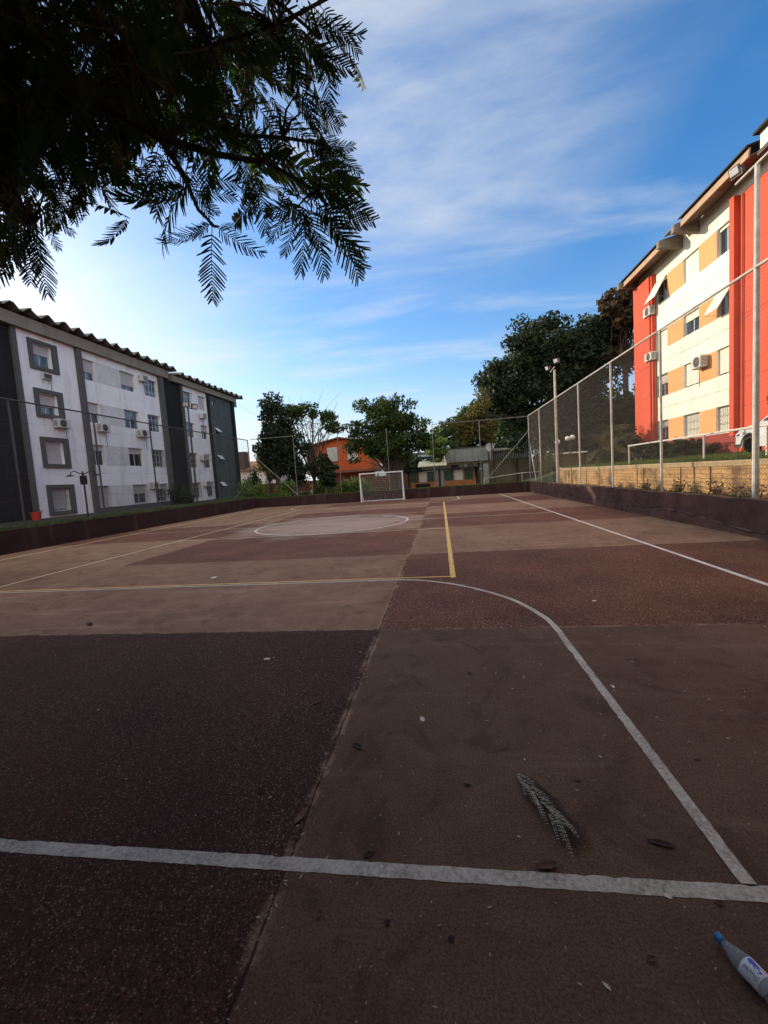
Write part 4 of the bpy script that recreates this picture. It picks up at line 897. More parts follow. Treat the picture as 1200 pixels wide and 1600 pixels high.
tree('branching_tree', 'umbrella shaped tree with bare spreading limbs right of the dense dark tree', 'tree', (-12.4, 40, .2), [(-13.2, 40, 8.6, 2.6, 1.8, .65), (-10.9, 40, 8.0, 1.5, 1.6, .6), (-9.7, 40, 6.9, .9, 1.1, .6), (-12.4, 40, 3.3, .8, .8, .9)], 52, .55, 3600, .16, 'leaf_mid', trunk=.26, fork=.28, limb_n=34, seed=5, shell=.4, extra_limbs=3)
tree('small_dark_tree', 'small dark bushy tree in front of the orange house', 'tree', (-10.6, 38, .3), [(-10.6, 38, 2.9, 1.0, .9, 1.5), (-10.5, 38, 1.9, .8, .8, .8)], 40, .42, 3000, .15, 'leaf_dark', trunk=.13, seed=6, shell=.2)
tree('round_tree', 'broad round green tree with its crown above the goal', 'tree', (-4.2, 38, .3), [(-4.6, 38, 6.9, 2.9, 2.3, 2.3), (-6.2, 38, 5.4, 2.0, 1.7, 2.0), (-2.5, 38, 5.3, 2.3, 2.0, 2.2), (-4.3, 38, 4.1, 2.5, 1.8, 1.2), (-7.4, 38, 5.6, .9, .9, 1.1), (-7.6, 38, 4.2, .7, .8, .9), (-1.2, 38, 4.6, .8, .9, .8)], 200, .66, 15500, .155, 'leaf_mid', trunk=.24, stems=[(-4.5, 38), (-4.05, 38.1), (-3.7, 37.9)], fork=.2, seed=7, shell=.35, limb_n=22)
tree('background_tree', 'green tree behind the white concrete building', 'tree', (2.0, 58, 0), [(1.8, 58, 6.2, 3.4, 3, 2.4), (5.0, 58, 7.4, 3.6, 3, 3.2), (8.5, 58, 6.5, 3.5, 3, 3.2)], 150, 1.0, 11000, .26, 'leaf_mid', trunk=.4, seed=8, shell=.4)
tree('shrub_tree', 'light green bushy tree at the left corner of the white concrete building', 'tree', (-.4, 48.6, 0), [(-.5, 48.6, 4.0, 1.1, 1, 1.7), (-.1, 48.6, 5.0, .8, .8, .8)], 40, .5, 2400, .2, 'leaf_light', trunk=.12, seed=9, shell=.2)
tree('olive_tree', 'slender olive brown leafed tree leaning in front of the white concrete building', 'tree', (4.35, 34.5, .45), [(3.4, 34.5, 5.6, 1.2, 1.0, 1.7), (2.2, 34.5, 4.9, 1.0, .9, 1.3), (3.5, 34.5, 7.2, .9, .9, .9), (4.0, 34.5, 4.3, .7, .7, .7), (1.5, 34.5, 5.3, .8, .7, .5)], 68, .42, 4000, .13, 'leaf_olive', trunk=.085, fork=.5, limb_n=20, seed=10, shell=.3)
tree('tall_tree', 'huge dark green tree towering over the far right corner', 'tree', (9.3, 40, .8), [(9.8, 40, 12.3, 3.4, 3, 2.7), (6.9, 40, 9.9, 3.1, 2.8, 2.6), (9.0, 40, 8.2, 4.0, 3, 3.0), (13.2, 40.5, 10.2, 3.6, 3, 4.2), (12.0, 41, 6.0, 3.6, 2.4, 3.0), (5.0, 40, 8.0, 1.7, 1.6, 1.7), (8.4, 40, 5.2, 2.4, 2.0, 2.0), (14.5, 41, 13.0, 2.4, 2.2, 1.8)], 460, .95, 58000, .18, 'leaf_dark', trunk=.42, stems=[(9.3, 40), (11.6, 40.5)], seed=12, shell=.45, limb_n=30)
tree('rusty_tree', 'rust tinged large leafed tree rising beside the left edge of the red building', 'tree', (15.6, 38, 1.6), [(15.8, 38, 13.8, 2.3, 2, 2.2), (17.8, 38, 14.0, 2.8, 2.4, 2.0), (15.2, 38, 10.5, 1.3, 1.3, 1.4)], 70, .62, 4200, .30, 'leaf_brown', trunk=.28, fork=.5, limb_n=30, seed=13, shell=.4, extra_limbs=2)
tree('dense_tree', 'dark undergrowth tree behind the palms, left of the red building', 'tree', (14.0, 38, 1.2), [(13.6, 38, 4.2, 2.8, 2, 2.4), (16.6, 38, 5.2, 2.6, 2, 3.2)], 110, .8, 8000, .2, 'leaf_dark', trunk=.3, seed=14, shell=.3)
tree('tree', 'green tree filling the gap between the tall tree and the white concrete building', 'tree', (9.2, 52, .2), [(9.0, 53, 5.4, 3.2, 2.5, 2.6), (13.5, 53, 5.6, 3.4, 2.5, 3.0)], 110, .9, 8000, .23, 'leaf_mid', trunk=.3, seed=15, shell=.3)
tree('tree', 'yellow green tree beyond the left end of the far fence', 'tree', (-19.5, 46, .1), [(-19.8, 46, 4.6, 1.3, 1.2, 1.7), (-18.9, 46, 3.0, 1.2, 1, 1.3)], 36, .55, 2200, .18, 'leaf_olive', trunk=.14, seed=16, shell=.2)
tree('background_tree', 'wide green tree far behind the palms, at the left edge of the red building', 'tree', (20, 58, 0), [(16, 58, 5.0, 4.0, 3, 4.5), (22, 58, 6.0, 5, 3, 5), (29, 60, 7, 5, 3, 6)], 150, 1.3, 12000, .32, 'leaf_dark', trunk=.4, seed=18, shell=.2)
tree('background_tree', 'dark trees closing the view between the orange house and the concrete building', 'tree', (-1.5, 66, 0), [(-4.5, 66, 3.0, 4.0, 3, 2.6), (2.5, 66, 3.2, 4.0, 3, 3.0)], 80, 1.0, 6000, .3, 'leaf_dark', trunk=.4, seed=19, shell=.2)
def bush(label, x, y, z, rx, ry, rz, n, size, mat, seed, name='bush', group='bushes round the court'):
    g = np.random.default_rng(seed); t = thing(name, label, 'bush', (x, y, z), group)
    m = max(8, n // 70); S = g.normal(size=(m, 3)); S /= np.linalg.norm(S, axis=1)[:, None]; S = S*g.uniform(.3, 1, m)[:, None]*np.array([rx, ry, rz]) + np.array([x, y, z + rz*.9]); S[:, 2] = np.maximum(S[:, 2], z + .1)
    k = g.integers(0, m, n); P = S[k] + g.normal(size=(n, 3))*min(rx, rz)*.25; P[:, 2] = np.maximum(P[:, 2], z)
    V, Q = leaf_quads(P, size, g, 2.0, -.3); np_mesh('foliage', V, Q, M[mat], t)
    T = MB()
    for j in range(0, m, 2): T.tube([(x + g.uniform(-.2, .2)*rx, y, z - .1), tuple((S[j] + np.array([x, y, z]))/2 + np.array([0, 0, .1])), tuple(S[j])], [.03, .018, .006], 4, cap=False)
    T.build('stems', M['bark'], t)
bush('yellow green bush in the left corner beyond the far fence', -15.9, 33.6, .5, 1.3, .7, .85, 1900, .11, 'leaf_light', 21)
bush('light green bush beside the two dark trunks', -13.2, 34.6, .45, .7, .6, .8, 1100, .11, 'leaf_light', 22)
bush('bright green shrub between the trunks left of the orange house', -11.9, 41, .2, 1.2, .7, .9, 1500, .13, 'leaf_light', 23)
bush('wide bright green hedge in front of the orange house', -9.0, 42, .15, 1.7, .7, .85, 2200, .12, 'leaf_light', 24)
bush('pale round shrub just left of the goal', -6.5, 36.5, .35, .55, .5, .5, 900, .09, 'leaf_light', 25)
bush('dark shrub against the black stairwell of the white block', -19.4, 29.0, .7, 1.0, .7, .7, 1500, .10, 'leaf_dark', 26)
bush('low dark shrub by the corner of the far block', -19.6, 41.8, .7, .8, .8, 1.5, 1300, .12, 'leaf_dark', 27)
bush('dark shrub under the left edge of the red building', 12.2, 24.0, 1.6, 1.4, .9, .55, 2600, .10, 'leaf_dark', 28)
bush('tall shrub at the far corner of the red building', 13.0, 31.5, 1.3, 1.0, .8, 1.1, 1800, .12, 'leaf_dark', 33)
bush('undergrowth under the tall dark tree by the far right corner', 10.5, 37.5, 1.0, 2.4, 1, 1.0, 3000, .13, 'leaf_mid', 29)
bush('climbing ivy on the trunk by the white end post', 7.3, 27.6, .9, .35, .35, .9, 900, .09, 'leaf_mid', 30)
for i, (y, s, lb) in enumerate(((9.9, .26, 'dry weed sprouting nearest the camera on top of the cracked wall'), (11.2, .3, 'second dry weed on top of the cracked wall'), (12.7, .3, 'third dry weed on top of the cracked wall, in the light'), (14.6, .24, 'dry weed on the cracked wall near the shaded part'))):
    t = thing('weed', lb, 'weed', (6.62, y, .66), 'weeds before the yellow stone wall'); mb = MB()
    for k in range(26):
        a = rng.uniform(0, 6.28); q = rng.uniform(.3, 1)*s; mb.tube([(6.62, y, .66), (6.62+q*.35*math.cos(a), y+q*.4*math.sin(a), .66+q*.8), (6.62+q*.7*math.cos(a), y+q*.8*math.sin(a), .66+q*1.3)], [.006, .004, .001], 3, cap=False)
    mb.build('stalks', M['dry'], t)
    g = np.random.default_rng(40+i); P = np.array([6.62, y, .66+s*.6]) + g.normal(size=(160, 3))*np.array([.4, .5, .4])*s
    V, Q = leaf_quads(P, .035, g); np_mesh('foliage', V, Q, M['dry'], t)
def palm(name, label, base, h, L, n, mat, seed, droop=1.0, cat='palm'):
    g = random.Random(seed); t = thing(name, label, cat, base, None); V = []; Q = []; x, y, z = base
    if h > .1:
        MB().tube([(x, y, z-.2), (x+.05, y, z+h*.5), (x, y, z+h)], [.17, .14, .13], 10).build('trunk', M['bark'], t)
    for i in range(n):
        a = g.uniform(0, 6.283); el = g.uniform(-.35, 1.35) if h > .1 else g.uniform(.1, 1.2); l = L*g.uniform(.75, 1.1); m = 16; pts = []
        p = Vector((x, y, z+h)); d = Vector((math.cos(a)*math.cos(el), math.sin(a)*math.cos(el), math.sin(el)))
        for k in range(m+1):
            pts.append(p.copy()); p = p + d*(l/m); d = (d + Vector((0, 0, -.085*droop))).normalized()
        for k in range(1, m):
            dd = (pts[k+1]-pts[k]).normalized(); sd_ = dd.cross(Vector((0, 0, 1))).normalized(); w_ = l*.24*math.sin(math.pi*min(1, (k+1)/(m+1)))**.6
            for s in (-1, 1):
                for q in (0, .5):
                    b0 = pts[k].lerp(pts[k+1], q); e = b0 + (sd_*s*.85 + dd*.5 + Vector((0, 0, .12 - .35*g.random())))*w_; o = len(V)
                    V += [tuple(b0), tuple(b0 + dd*.03 + (e-b0)*.5), tuple(e), tuple(b0 - dd*.01 + (e-b0)*.45)]; Q.append((o, o+1, o+2, o+3))
            o = len(V); r_ = .012; V += [tuple(pts[k-1] + sd_*r_), tuple(pts[k-1] - sd_*r_), tuple(pts[k] - sd_*r_), tuple(pts[k] + sd_*r_)]; Q.append((o, o+1, o+2, o+3))
    np_mesh('fronds', np.array(V), np.array(Q), M[mat], t); return t
palm('palm', 'bushy palm with browning fronds behind the stone wall, left of the red building', (10.2, 27.2, 1.3), 1.1, 2.0, 44, 'palm', 4, 1.3)
palm('palm', 'taller slim palm behind the browning one', (12.2, 31.0, 1.3), 2.0, 1.9, 30, 'palm', 5, 1.4)
palm('cycad', 'small dark cycad on the grass edge before the browning palm', (8.9, 23.0, 1.52), 0.05, .95, 34, 'cycad', 6, .8, 'cycad')
palm('cycad', 'dark cycad under the left corner of the red building', (10.9, 22.4, 1.56), 0.08, 1.25, 40, 'cycad', 7, .9, 'cycad')
palm('cycad', 'dark cycad against the red plinth', (12.6, 21.6, 1.62), 0.08, 1.0, 34, 'cycad', 8, .9, 'cycad')
# grass strips as loose blades
def blades(n, fn, hmin, hmax, seed):
    g = np.random.default_rng(seed); P = np.array([fn(g) for _ in range(n)]); a = g.uniform(0, 6.283, n); h = g.uniform(hmin, hmax, n); w_ = .012 + h*.05
    dx = np.stack([np.cos(a)*w_, np.sin(a)*w_, 0*a], 1); ln = np.stack([g.normal(0, .35, n)*h, g.normal(0, .35, n)*h, h], 1)
    V = np.stack([P - dx, P + dx, P + dx*.4 + ln, P - dx*.4 + ln], 1).reshape(-1, 3); return V, np.arange(n*4).reshape(-1, 4)
world_org(); Vs = []; 
def reg(x0, x1, y0, y1):
    def f(g):
        x, y = g.uniform(x0, x1), g.uniform(y0, y1); return (x, y, ground_h(x, y) - .01)
    return f
for n, f_, a, b, s in ((16000, reg(-17, 6.0, 30.2, 33), .05, .15, 1), (9000, reg(-20, 7, 33, 42), .06, .2, 2), (9000, reg(7.13, 8.2, 7, 25.6), .05, .13, 3), (9000, reg(8.2, 13.4, 9, 30), .04, .12, 4), (5000, reg(-15.4, -14.3, 8, 30), .05, .16, 5), (700, reg(6.3, 6.5, 8, 20), .03, .12, 7)):
    Vs.append(blades(n, f_, a, b, s)[0])
V = np.concatenate(Vs); tag(np_mesh('grass', V, np.arange(len(V)).reshape(-1, 4), M['grass']), 'short green grass round the court beyond the low walls', 'grass', kind='stuff')

# ------------------------------------------------------------------ the big feathery tree overhead
def frond_template(seed, detail):
    """unit frond: rachis from the origin along +x (length 1), pinnae in the xy plane drooping to -z"""
    g = random.Random(seed); V = []; Q = []
    def q(a, b, c_, d): o = len(V); V.extend([a, b, c_, d]); Q.append((o, o+1, o+2, o+3))
    npn = 20; sag = lambda x: -.10*x*x
    for i in range(12):
        x0, x1 = i/12, (i+1)/12; r0 = .007*(1-x0*.7); q((x0, -r0, sag(x0)), (x0, r0, sag(x0)), (x1, r0*.9, sag(x1)), (x1, -r0*.9, sag(x1)))
        q((x0, 0, sag(x0)-r0), (x0, 0, sag(x0)+r0), (x1, 0, sag(x1)+r0), (x1, 0, sag(x1)-r0))
    for i in range(npn):
        x = .10 + .88*i/(npn-1); L = .26*(math.sin(math.pi*(.20 + .66*i/(npn-1)))**.8)*g.uniform(.78, 1.12)
        for s in (-1, 1):
            if g.random() < .08: continue
            an = R_(62 - 26*i/npn + g.uniform(-9, 9)); dr = g.uniform(.12, .55)
            dx, dy = math.cos(an), math.sin(an)*s; m = 15 if detail else 1; px, py = -dy, dx; w_ = .0145 if detail else .022
            P = lambda t: (x + dx*L*t + .02*t*t, dy*L*t, sag(x) - dr*L*t*t*.9)
            if detail:
                a, b = P(0), P(1); h = .006; mm = P(.5)
                q((a[0]-px*h, a[1]-py*h, a[2]), (a[0]+px*h, a[1]+py*h, a[2]), (mm[0]+px*h, mm[1]+py*h, mm[2]), (mm[0]-px*h, mm[1]-py*h, mm[2]))
                q((mm[0]-px*h, mm[1]-py*h, mm[2]), (mm[0]+px*h, mm[1]+py*h, mm[2]), (b[0]+px*h*.5, b[1]+py*h*.5, b[2]), (b[0]-px*h*.5, b[1]-py*h*.5, b[2]))
                for k in range(m):
                    t = (k+.6)/m; c0 = P(t); tp = w_*(1 - .35*abs(2*t-1)**2)
                    for s2 in (-1, 1):
                        tip = (c0[0] + px*tp*s2 + dx*tp*.45, c0[1] + py*tp*s2 + dy*tp*.45, c0[2] + g.uniform(-.004, .004)); hw = L/m*.95
                        q(c0, (c0[0]+(px*tp*s2)*.5 + dx*hw, c0[1]+(py*tp*s2)*.5 + dy*hw, c0[2]), tip, (c0[0]+(px*tp*s2)*.5 - dx*hw*.6, c0[1]+(py*tp*s2)*.5 - dy*hw*.6, c0[2]))
            else:
                a, mm, b = P(0), P(.5), P(1)
                q((a[0]-px*w_*.5, a[1]-py*w_*.5, a[2]), (a[0]+px*w_*.5, a[1]+py*w_*.5, a[2]), (mm[0]+px*w_, mm[1]+py*w_, mm[2]), (mm[0]-px*w_, mm[1]-py*w_, mm[2]))
                q((mm[0]-px*w_, mm[1]-py*w_, mm[2]), (mm[0]+px*w_, mm[1]+py*w_, mm[2]), (b[0]+px*w_*.3, b[1]+py*w_*.3, b[2]), (b[0]-px*w_*.3, b[1]-py*w_*.3, b[2]))
    V = np.array(V); x_ = np.clip(V[:, 0], 0, 1.2); V[:, 1] += g.uniform(-.22, .22)*x_**2; V[:, 2] -= g.uniform(-.05, .22)*x_**2.2; return V, np.array(Q)
TD = [frond_template(100+i, True) for i in range(9)]; TP = [frond_template(200+i, False) for i in range(4)]
def place(T, b, tip, tilt, width=1.0):
    b = np.array(b); x = np.array(tip) - b; L = np.linalg.norm(x); x = x/L; up = np.array([0, 0, 1.0]) + tilt; z = up - x*(up@x)
    if np.linalg.norm(z) < .15: z = np.cross(x, [1, .3, 0])
    z /= np.linalg.norm(z); y = np.cross(z, x); return b + (T[:, :1]*x + T[:, 1:2]*y*width + T[:, 2:3]*z)*L
BR=[[[-3.25,1.81,3.99],[-2.5,1.93,3.93],[-1.99,1.94,3.77],[-1.62,1.96,3.59],[-1.29,2.07,3.4],[-1.02,2.13,3.32],[-0.77,2.16,3.26],[-0.53,2.2,3.11]],[[-1.29,2.07,3.4],[-1.2,2.1,3.24],[-1.15,2.12,3.07],[-1.08,2.14,2.99]],[[-1.62,1.96,3.59],[-1.3,1.99,3.64],[-0.94,1.99,3.68],[-0.62,1.97,3.68],[-0.31,1.9,3.68]],[[-1.29,2.07,3.4],[-1.07,2.12,3.48],[-0.94,2.16,3.42],[-0.7,2.2,3.4],[-0.49,2.27,3.38]],[[-2.5,1.93,3.93],[-2.22,1.92,3.55],[-2.01,1.91,3.24],[-1.89,1.9,2.98]],[[-1.99,1.94,3.77],[-1.85,2.0,3.51],[-1.67,2.01,3.31],[-1.5,2.05,3.24]],[[-3.25,1.81,3.99],[-2.48,1.87,4.47],[-1.69,2.09,4.47],[-1.06,2.13,4.21],[-0.68,2.1,3.96],[-0.45,2.11,3.73]]]
FR=[1,-1.08,2.12,3.0,-1.26,2.05,2.83,
1,-1.16,2.27,3.07,-1.3,2.43,2.75,
1,-1.09,2.17,3.01,-0.93,2.28,2.87,
1,-1.06,2.07,2.96,-1.21,2.1,2.93,
1,-1.12,2.25,3.05,-1.0,2.25,3.04,
1,-0.56,2.33,3.19,-0.28,2.51,3.1,
1,-0.54,2.31,3.16,-0.36,2.54,2.85,
1,-0.58,2.27,3.11,-0.42,2.37,2.86,
1,-0.64,2.27,3.13,-0.68,2.4,2.83,
1,-0.72,2.33,3.22,-0.88,2.47,3.03,
1,-0.54,2.28,3.2,-0.31,2.38,3.09,
1,-0.65,2.36,3.17,-0.55,2.47,2.86,
1,-0.68,2.21,3.04,-0.73,2.29,2.87,
1,-0.59,2.43,3.2,-0.44,2.59,2.88,
1,-0.74,2.23,3.2,-0.6,2.39,2.94,
1,-0.6,2.2,3.11,-0.37,2.36,2.95,
1,-0.82,1.98,3.15,-0.83,2.05,2.97,
1,-0.81,2.05,3.17,-0.79,2.18,2.95,
1,-0.76,2.01,3.13,-0.83,2.1,3.03,
1,-1.16,2.12,3.17,-1.11,2.28,3.12,
1,-1.22,2.14,3.24,-1.33,2.16,3.21,
1,-1.19,1.99,3.24,-1.37,2.08,3.06,
1,-1.2,1.91,3.23,-1.32,1.93,2.99,
1,-1.16,1.9,3.19,-1.3,1.85,3.01,
1,-1.2,2.07,3.23,-0.95,2.18,3.22,
1,-1.21,2.18,3.21,-1.01,2.26,3.22,
1,-1.1,1.88,3.09,-1.0,1.97,2.95,
1,-0.55,1.77,3.48,-0.32,1.95,3.36,
1,-0.46,1.8,3.52,-0.25,1.92,3.45,
1,-0.43,2.07,3.69,-0.42,2.23,3.51,
1,-0.37,1.78,3.52,-0.24,1.88,3.42,
1,-0.5,2.02,3.65,-0.37,2.13,3.56,
1,-0.57,1.85,3.51,-0.45,2.0,3.3,
1,-0.46,2.07,3.23,-0.31,2.1,3.11,
1,-0.55,2.29,3.42,-0.41,2.41,3.26,
1,-0.51,2.25,3.37,-0.35,2.33,3.36,
1,-0.54,2.0,3.33,-0.37,2.12,3.33,
1,-0.52,2.07,3.33,-0.41,2.19,3.25,
1,-1.44,1.97,3.18,-1.37,2.08,3.1,
1,-1.36,1.83,3.08,-1.41,1.92,3.04,
1,-1.52,1.96,3.22,-1.64,2.06,3.1,
1,-1.57,1.89,3.21,-1.66,1.91,2.97,
1,-1.38,1.74,3.05,-1.28,1.79,2.97,
1,-1.57,1.85,3.16,-1.75,1.92,3.0,
1,-1.85,1.85,2.96,-1.85,1.9,2.67,
1,-1.82,1.81,2.96,-2.0,1.86,2.71,
1,-1.84,1.84,2.94,-1.91,1.85,2.7,
1,-1.81,1.86,2.98,-1.81,1.97,2.89,
1,-1.68,1.6,2.83,-1.78,1.55,2.57,
1,-1.78,1.84,3.02,-1.74,1.96,2.93,
1,-1.74,1.82,3.03,-1.66,1.93,2.97,
1,-1.87,1.8,2.91,-1.96,1.77,2.65,
1,-1.8,1.83,2.94,-1.85,1.86,2.74,
0,-1.96,2.07,3.78,-2.2,2.06,3.66,
0,-1.41,2.22,3.89,-1.2,2.34,3.82,
1,-1.59,1.64,3.73,-1.78,1.69,3.59,
0,-1.96,1.79,3.85,-2.14,1.81,3.68,
1,-0.99,2.08,3.43,-0.77,2.22,3.32,
0,-0.76,2.55,3.45,-0.48,2.67,3.33,
0,-1.87,1.74,3.9,-2.02,1.75,3.78,
1,-1.4,1.7,3.19,-1.5,1.78,3.05,
1,-1.25,1.52,3.38,-1.45,1.59,3.23,
1,-1.85,1.77,3.38,-2.01,1.88,3.22,
0,-2.05,1.86,3.39,-2.12,1.92,3.17,
0,-1.69,1.81,3.71,-1.69,1.9,3.6,
1,-0.64,2.03,3.77,-0.56,2.18,3.69,
0,-1.21,2.32,4.05,-1.11,2.47,4.06,
0,-2.08,1.96,3.26,-2.17,2.0,3.08,
1,-1.35,1.37,3.44,-1.53,1.4,3.39,
0,-0.7,2.46,3.5,-0.5,2.6,3.36,
1,-1.99,1.85,3.1,-2.17,1.74,2.89,
1,-1.83,1.48,2.81,-1.89,1.59,2.68,
0,-0.65,2.1,3.91,-0.55,2.24,3.87,
1,-0.64,2.01,3.35,-0.52,2.16,3.24,
0,-1.07,2.28,4.07,-0.93,2.47,4.04,
1,-2.01,1.75,3.22,-2.09,1.74,3.02,
0,-2.34,1.99,3.34,-2.5,2.06,3.12,
0,-1.19,1.98,4.2,-1.17,2.08,4.17,
1,-1.71,1.46,3.22,-1.9,1.49,3.05,
0,-1.62,1.88,3.68,-1.85,1.9,3.51,
0,-0.62,2.25,3.96,-0.44,2.33,3.85,
1,-1.53,1.78,3.28,-1.53,1.85,3.12,
0,-1.84,1.85,3.89,-1.98,1.87,3.76,
1,-1.88,1.6,2.92,-1.95,1.61,2.67,
1,-1.42,1.53,3.7,-1.53,1.56,3.55,
0,-0.66,2.55,3.58,-0.41,2.59,3.5,
0,-1.39,2.05,3.57,-1.47,2.2,3.41,
1,-0.99,1.93,3.67,-0.92,2.03,3.56,
0,-1.98,1.72,3.85,-2.03,1.73,3.67,
1,-1.67,1.89,3.25,-1.83,1.88,3.04,
1,-1.04,1.53,3.51,-0.98,1.6,3.39,
0,-1.87,2.12,3.7,-1.93,2.16,3.5,
0,-1.2,2.23,3.6,-1.01,2.39,3.6,
1,-1.42,1.42,3.57,-1.58,1.44,3.46,
0,-1.8,1.8,3.7,-1.9,1.84,3.5,
0,-1.61,1.93,3.53,-1.7,1.99,3.37,
0,-2.13,1.89,3.09,-2.11,2.04,2.96,
1,-1.07,1.96,3.44,-1.14,2.04,3.21,
0,-1.33,2.0,3.89,-1.27,2.11,3.81,
0,-2.23,1.82,3.56,-2.26,1.84,3.37,
1,-1.66,1.46,3.25,-1.79,1.43,3.09,
1,-1.49,1.65,3.21,-1.45,1.76,3.03,
1,-0.83,2.17,3.58,-0.69,2.34,3.44,
0,-1.18,1.99,3.89,-1.26,2.1,3.76,
1,-1.09,1.91,3.37,-0.99,2.12,3.3,
1,-1.23,1.78,3.58,-1.26,1.84,3.43,
1,-1.19,1.82,3.67,-1.11,2.0,3.61,
0,-1.82,1.88,4.11,-1.98,1.78,3.94,
1,-0.98,1.97,3.42,-0.98,2.06,3.24,
0,-1.93,1.76,4.11,-2.11,1.82,4.03,
0,-1.57,1.94,3.78,-1.77,1.95,3.62,
1,-1.62,1.39,3.34,-1.81,1.44,3.2,
0,-1.9,2.19,3.58,-2.02,2.29,3.46,
1,-0.77,2.33,3.43,-0.61,2.5,3.29,
1,-0.81,1.78,3.62,-0.77,1.89,3.52,
1,-1.73,1.55,2.85,-1.84,1.62,2.65,
1,-1.39,1.63,3.69,-1.54,1.69,3.57,
0,-0.68,2.58,3.54,-0.56,2.72,3.41,
0,-1.75,1.83,4.14,-1.78,1.93,4.12,
0,-0.88,2.52,3.36,-0.69,2.62,3.27,
1,-0.89,2.06,3.36,-0.63,2.14,3.29,
0,-1.63,1.98,3.52,-1.67,2.1,3.39,
1,-1.49,1.42,3.38,-1.57,1.55,3.3,
1,-1.62,1.75,3.44,-1.83,1.8,3.29,
0,-0.84,2.65,3.64,-0.6,2.86,3.56,
1,-1.5,1.42,3.49,-1.65,1.49,3.39,
1,-1.43,1.78,3.34,-1.41,1.87,3.23,
0,-2.01,1.93,3.09,-2.15,1.88,2.94,
1,-1.76,1.59,3.28,-1.86,1.67,3.16,
0,-1.21,2.21,4.09,-1.3,2.26,3.91,
1,-0.66,1.78,3.47,-0.62,1.91,3.35,
1,-1.59,1.55,3.61,-1.69,1.57,3.46,
0,-2.11,1.9,3.42,-2.17,1.98,3.25,
0,-1.59,2.0,3.57,-1.52,2.1,3.43,
1,-1.61,1.87,3.35,-1.76,1.87,3.13,
0,-1.73,1.93,3.68,-1.9,1.97,3.59,
1,-1.65,1.6,2.92,-1.82,1.66,2.69,
0,-1.72,1.69,3.93,-1.84,1.7,3.8,
1,-1.0,1.77,3.46,-1.01,1.93,3.34,
0,-1.9,1.79,3.35,-1.95,1.93,3.22,
1,-1.9,1.59,3.12,-1.97,1.61,2.96,
0,-1.96,1.87,3.71,-2.06,1.99,3.57,
1,-0.61,2.17,3.4,-0.37,2.29,3.23,
1,-1.14,1.61,3.48,-1.04,1.73,3.38,
0,-1.41,2.25,3.89,-1.48,2.32,3.72,
0,-1.49,1.88,3.81,-1.6,2.01,3.7,
0,-0.93,2.14,3.93,-0.85,2.27,3.84,
1,-0.75,1.97,3.67,-0.55,2.1,3.57,
0,-1.85,1.9,3.44,-1.86,1.99,3.3,
0,-1.08,2.19,3.69,-1.07,2.38,3.55,
1,-1.54,1.64,3.77,-1.69,1.6,3.6,
0,-1.61,2.15,3.96,-1.73,2.16,3.77,
1,-1.41,1.75,3.56,-1.45,1.85,3.43,
1,-0.99,1.83,3.4,-0.83,1.95,3.26,
0,-1.19,2.03,3.86,-1.13,2.21,3.83,
1,-1.31,1.79,3.23,-1.48,1.77,3.02,
1,-1.35,1.43,3.44,-1.37,1.47,3.31,
0,-0.97,2.14,3.87,-0.78,2.29,3.8,
0,-1.92,1.76,4.11,-2.03,1.8,3.96,
1,-0.87,1.93,3.25,-0.81,2.12,3.12,
0,-1.87,1.65,3.49,-2.0,1.69,3.34,
1,-0.74,1.86,3.66,-0.59,1.93,3.56,
0,-1.09,2.5,3.69,-1.09,2.62,3.54,
0,-1.6,1.74,3.74,-1.71,1.74,3.6,
1,-0.72,1.91,3.7,-0.55,2.09,3.66,
1,-1.36,1.78,3.46,-1.24,1.89,3.32,
0,-1.61,2.22,3.62,-1.64,2.31,3.46,
1,-1.59,1.66,3.71,-1.61,1.74,3.6,
0,-0.75,2.32,4.15,-0.65,2.45,4.05,
0,-0.93,2.22,3.99,-0.84,2.32,3.91,
1,-1.61,1.62,3.7,-1.65,1.76,3.63,
0,-1.91,1.91,3.31,-2.07,1.96,3.15,
1,-0.5,1.93,3.7,-0.39,2.01,3.6,
0,-1.92,1.73,3.77,-2.01,1.74,3.56,
1,-1.64,1.81,3.31,-1.56,2.0,3.23,
1,-1.31,1.85,3.66,-1.32,2.01,3.58,
0,-2.05,1.85,3.13,-2.19,1.77,2.91,
1,-1.41,1.75,3.33,-1.59,1.81,3.19,
1,-1.39,1.52,3.44,-1.48,1.62,3.36,
1,-1.54,1.33,3.42,-1.62,1.35,3.25,
0,-1.56,1.87,4.03,-1.67,1.94,3.91,
0,-1.45,2.07,3.57,-1.36,2.24,3.58,
1,-1.71,1.87,3.4,-1.89,1.86,3.29,
0,-1.75,1.86,3.53,-1.76,2.0,3.45,
0,-1.06,2.21,3.76,-0.94,2.31,3.61,
0,-2.05,1.88,3.38,-2.15,1.89,3.21,
1,-1.82,1.61,3.53,-1.93,1.72,3.45,
1,-1.24,1.9,3.59,-1.15,2.07,3.51,
1,-1.76,1.61,3.39,-1.8,1.69,3.26,
0,-2.06,2.05,3.49,-2.1,2.22,3.39,
0,-1.22,2.04,4.11,-1.32,2.15,4.04,
1,-1.07,2.11,3.62,-1.11,2.29,3.5,
1,-1.43,1.4,3.56,-1.54,1.43,3.46,
1,-0.56,1.98,3.68,-0.35,2.1,3.62,
0,-1.77,1.82,3.43,-1.84,1.94,3.33,
1,-1.54,1.86,3.39,-1.58,1.96,3.23,
1,-0.92,2.06,3.57,-0.98,2.22,3.44,
0,-0.72,2.24,4.07,-0.71,2.4,3.96,
1,-1.39,1.61,3.43,-1.38,1.74,3.32,
0,-0.94,2.53,3.66,-0.78,2.68,3.61,
1,-0.6,2.14,3.53,-0.39,2.24,3.49,
1,-1.4,1.56,3.23,-1.51,1.6,2.99,
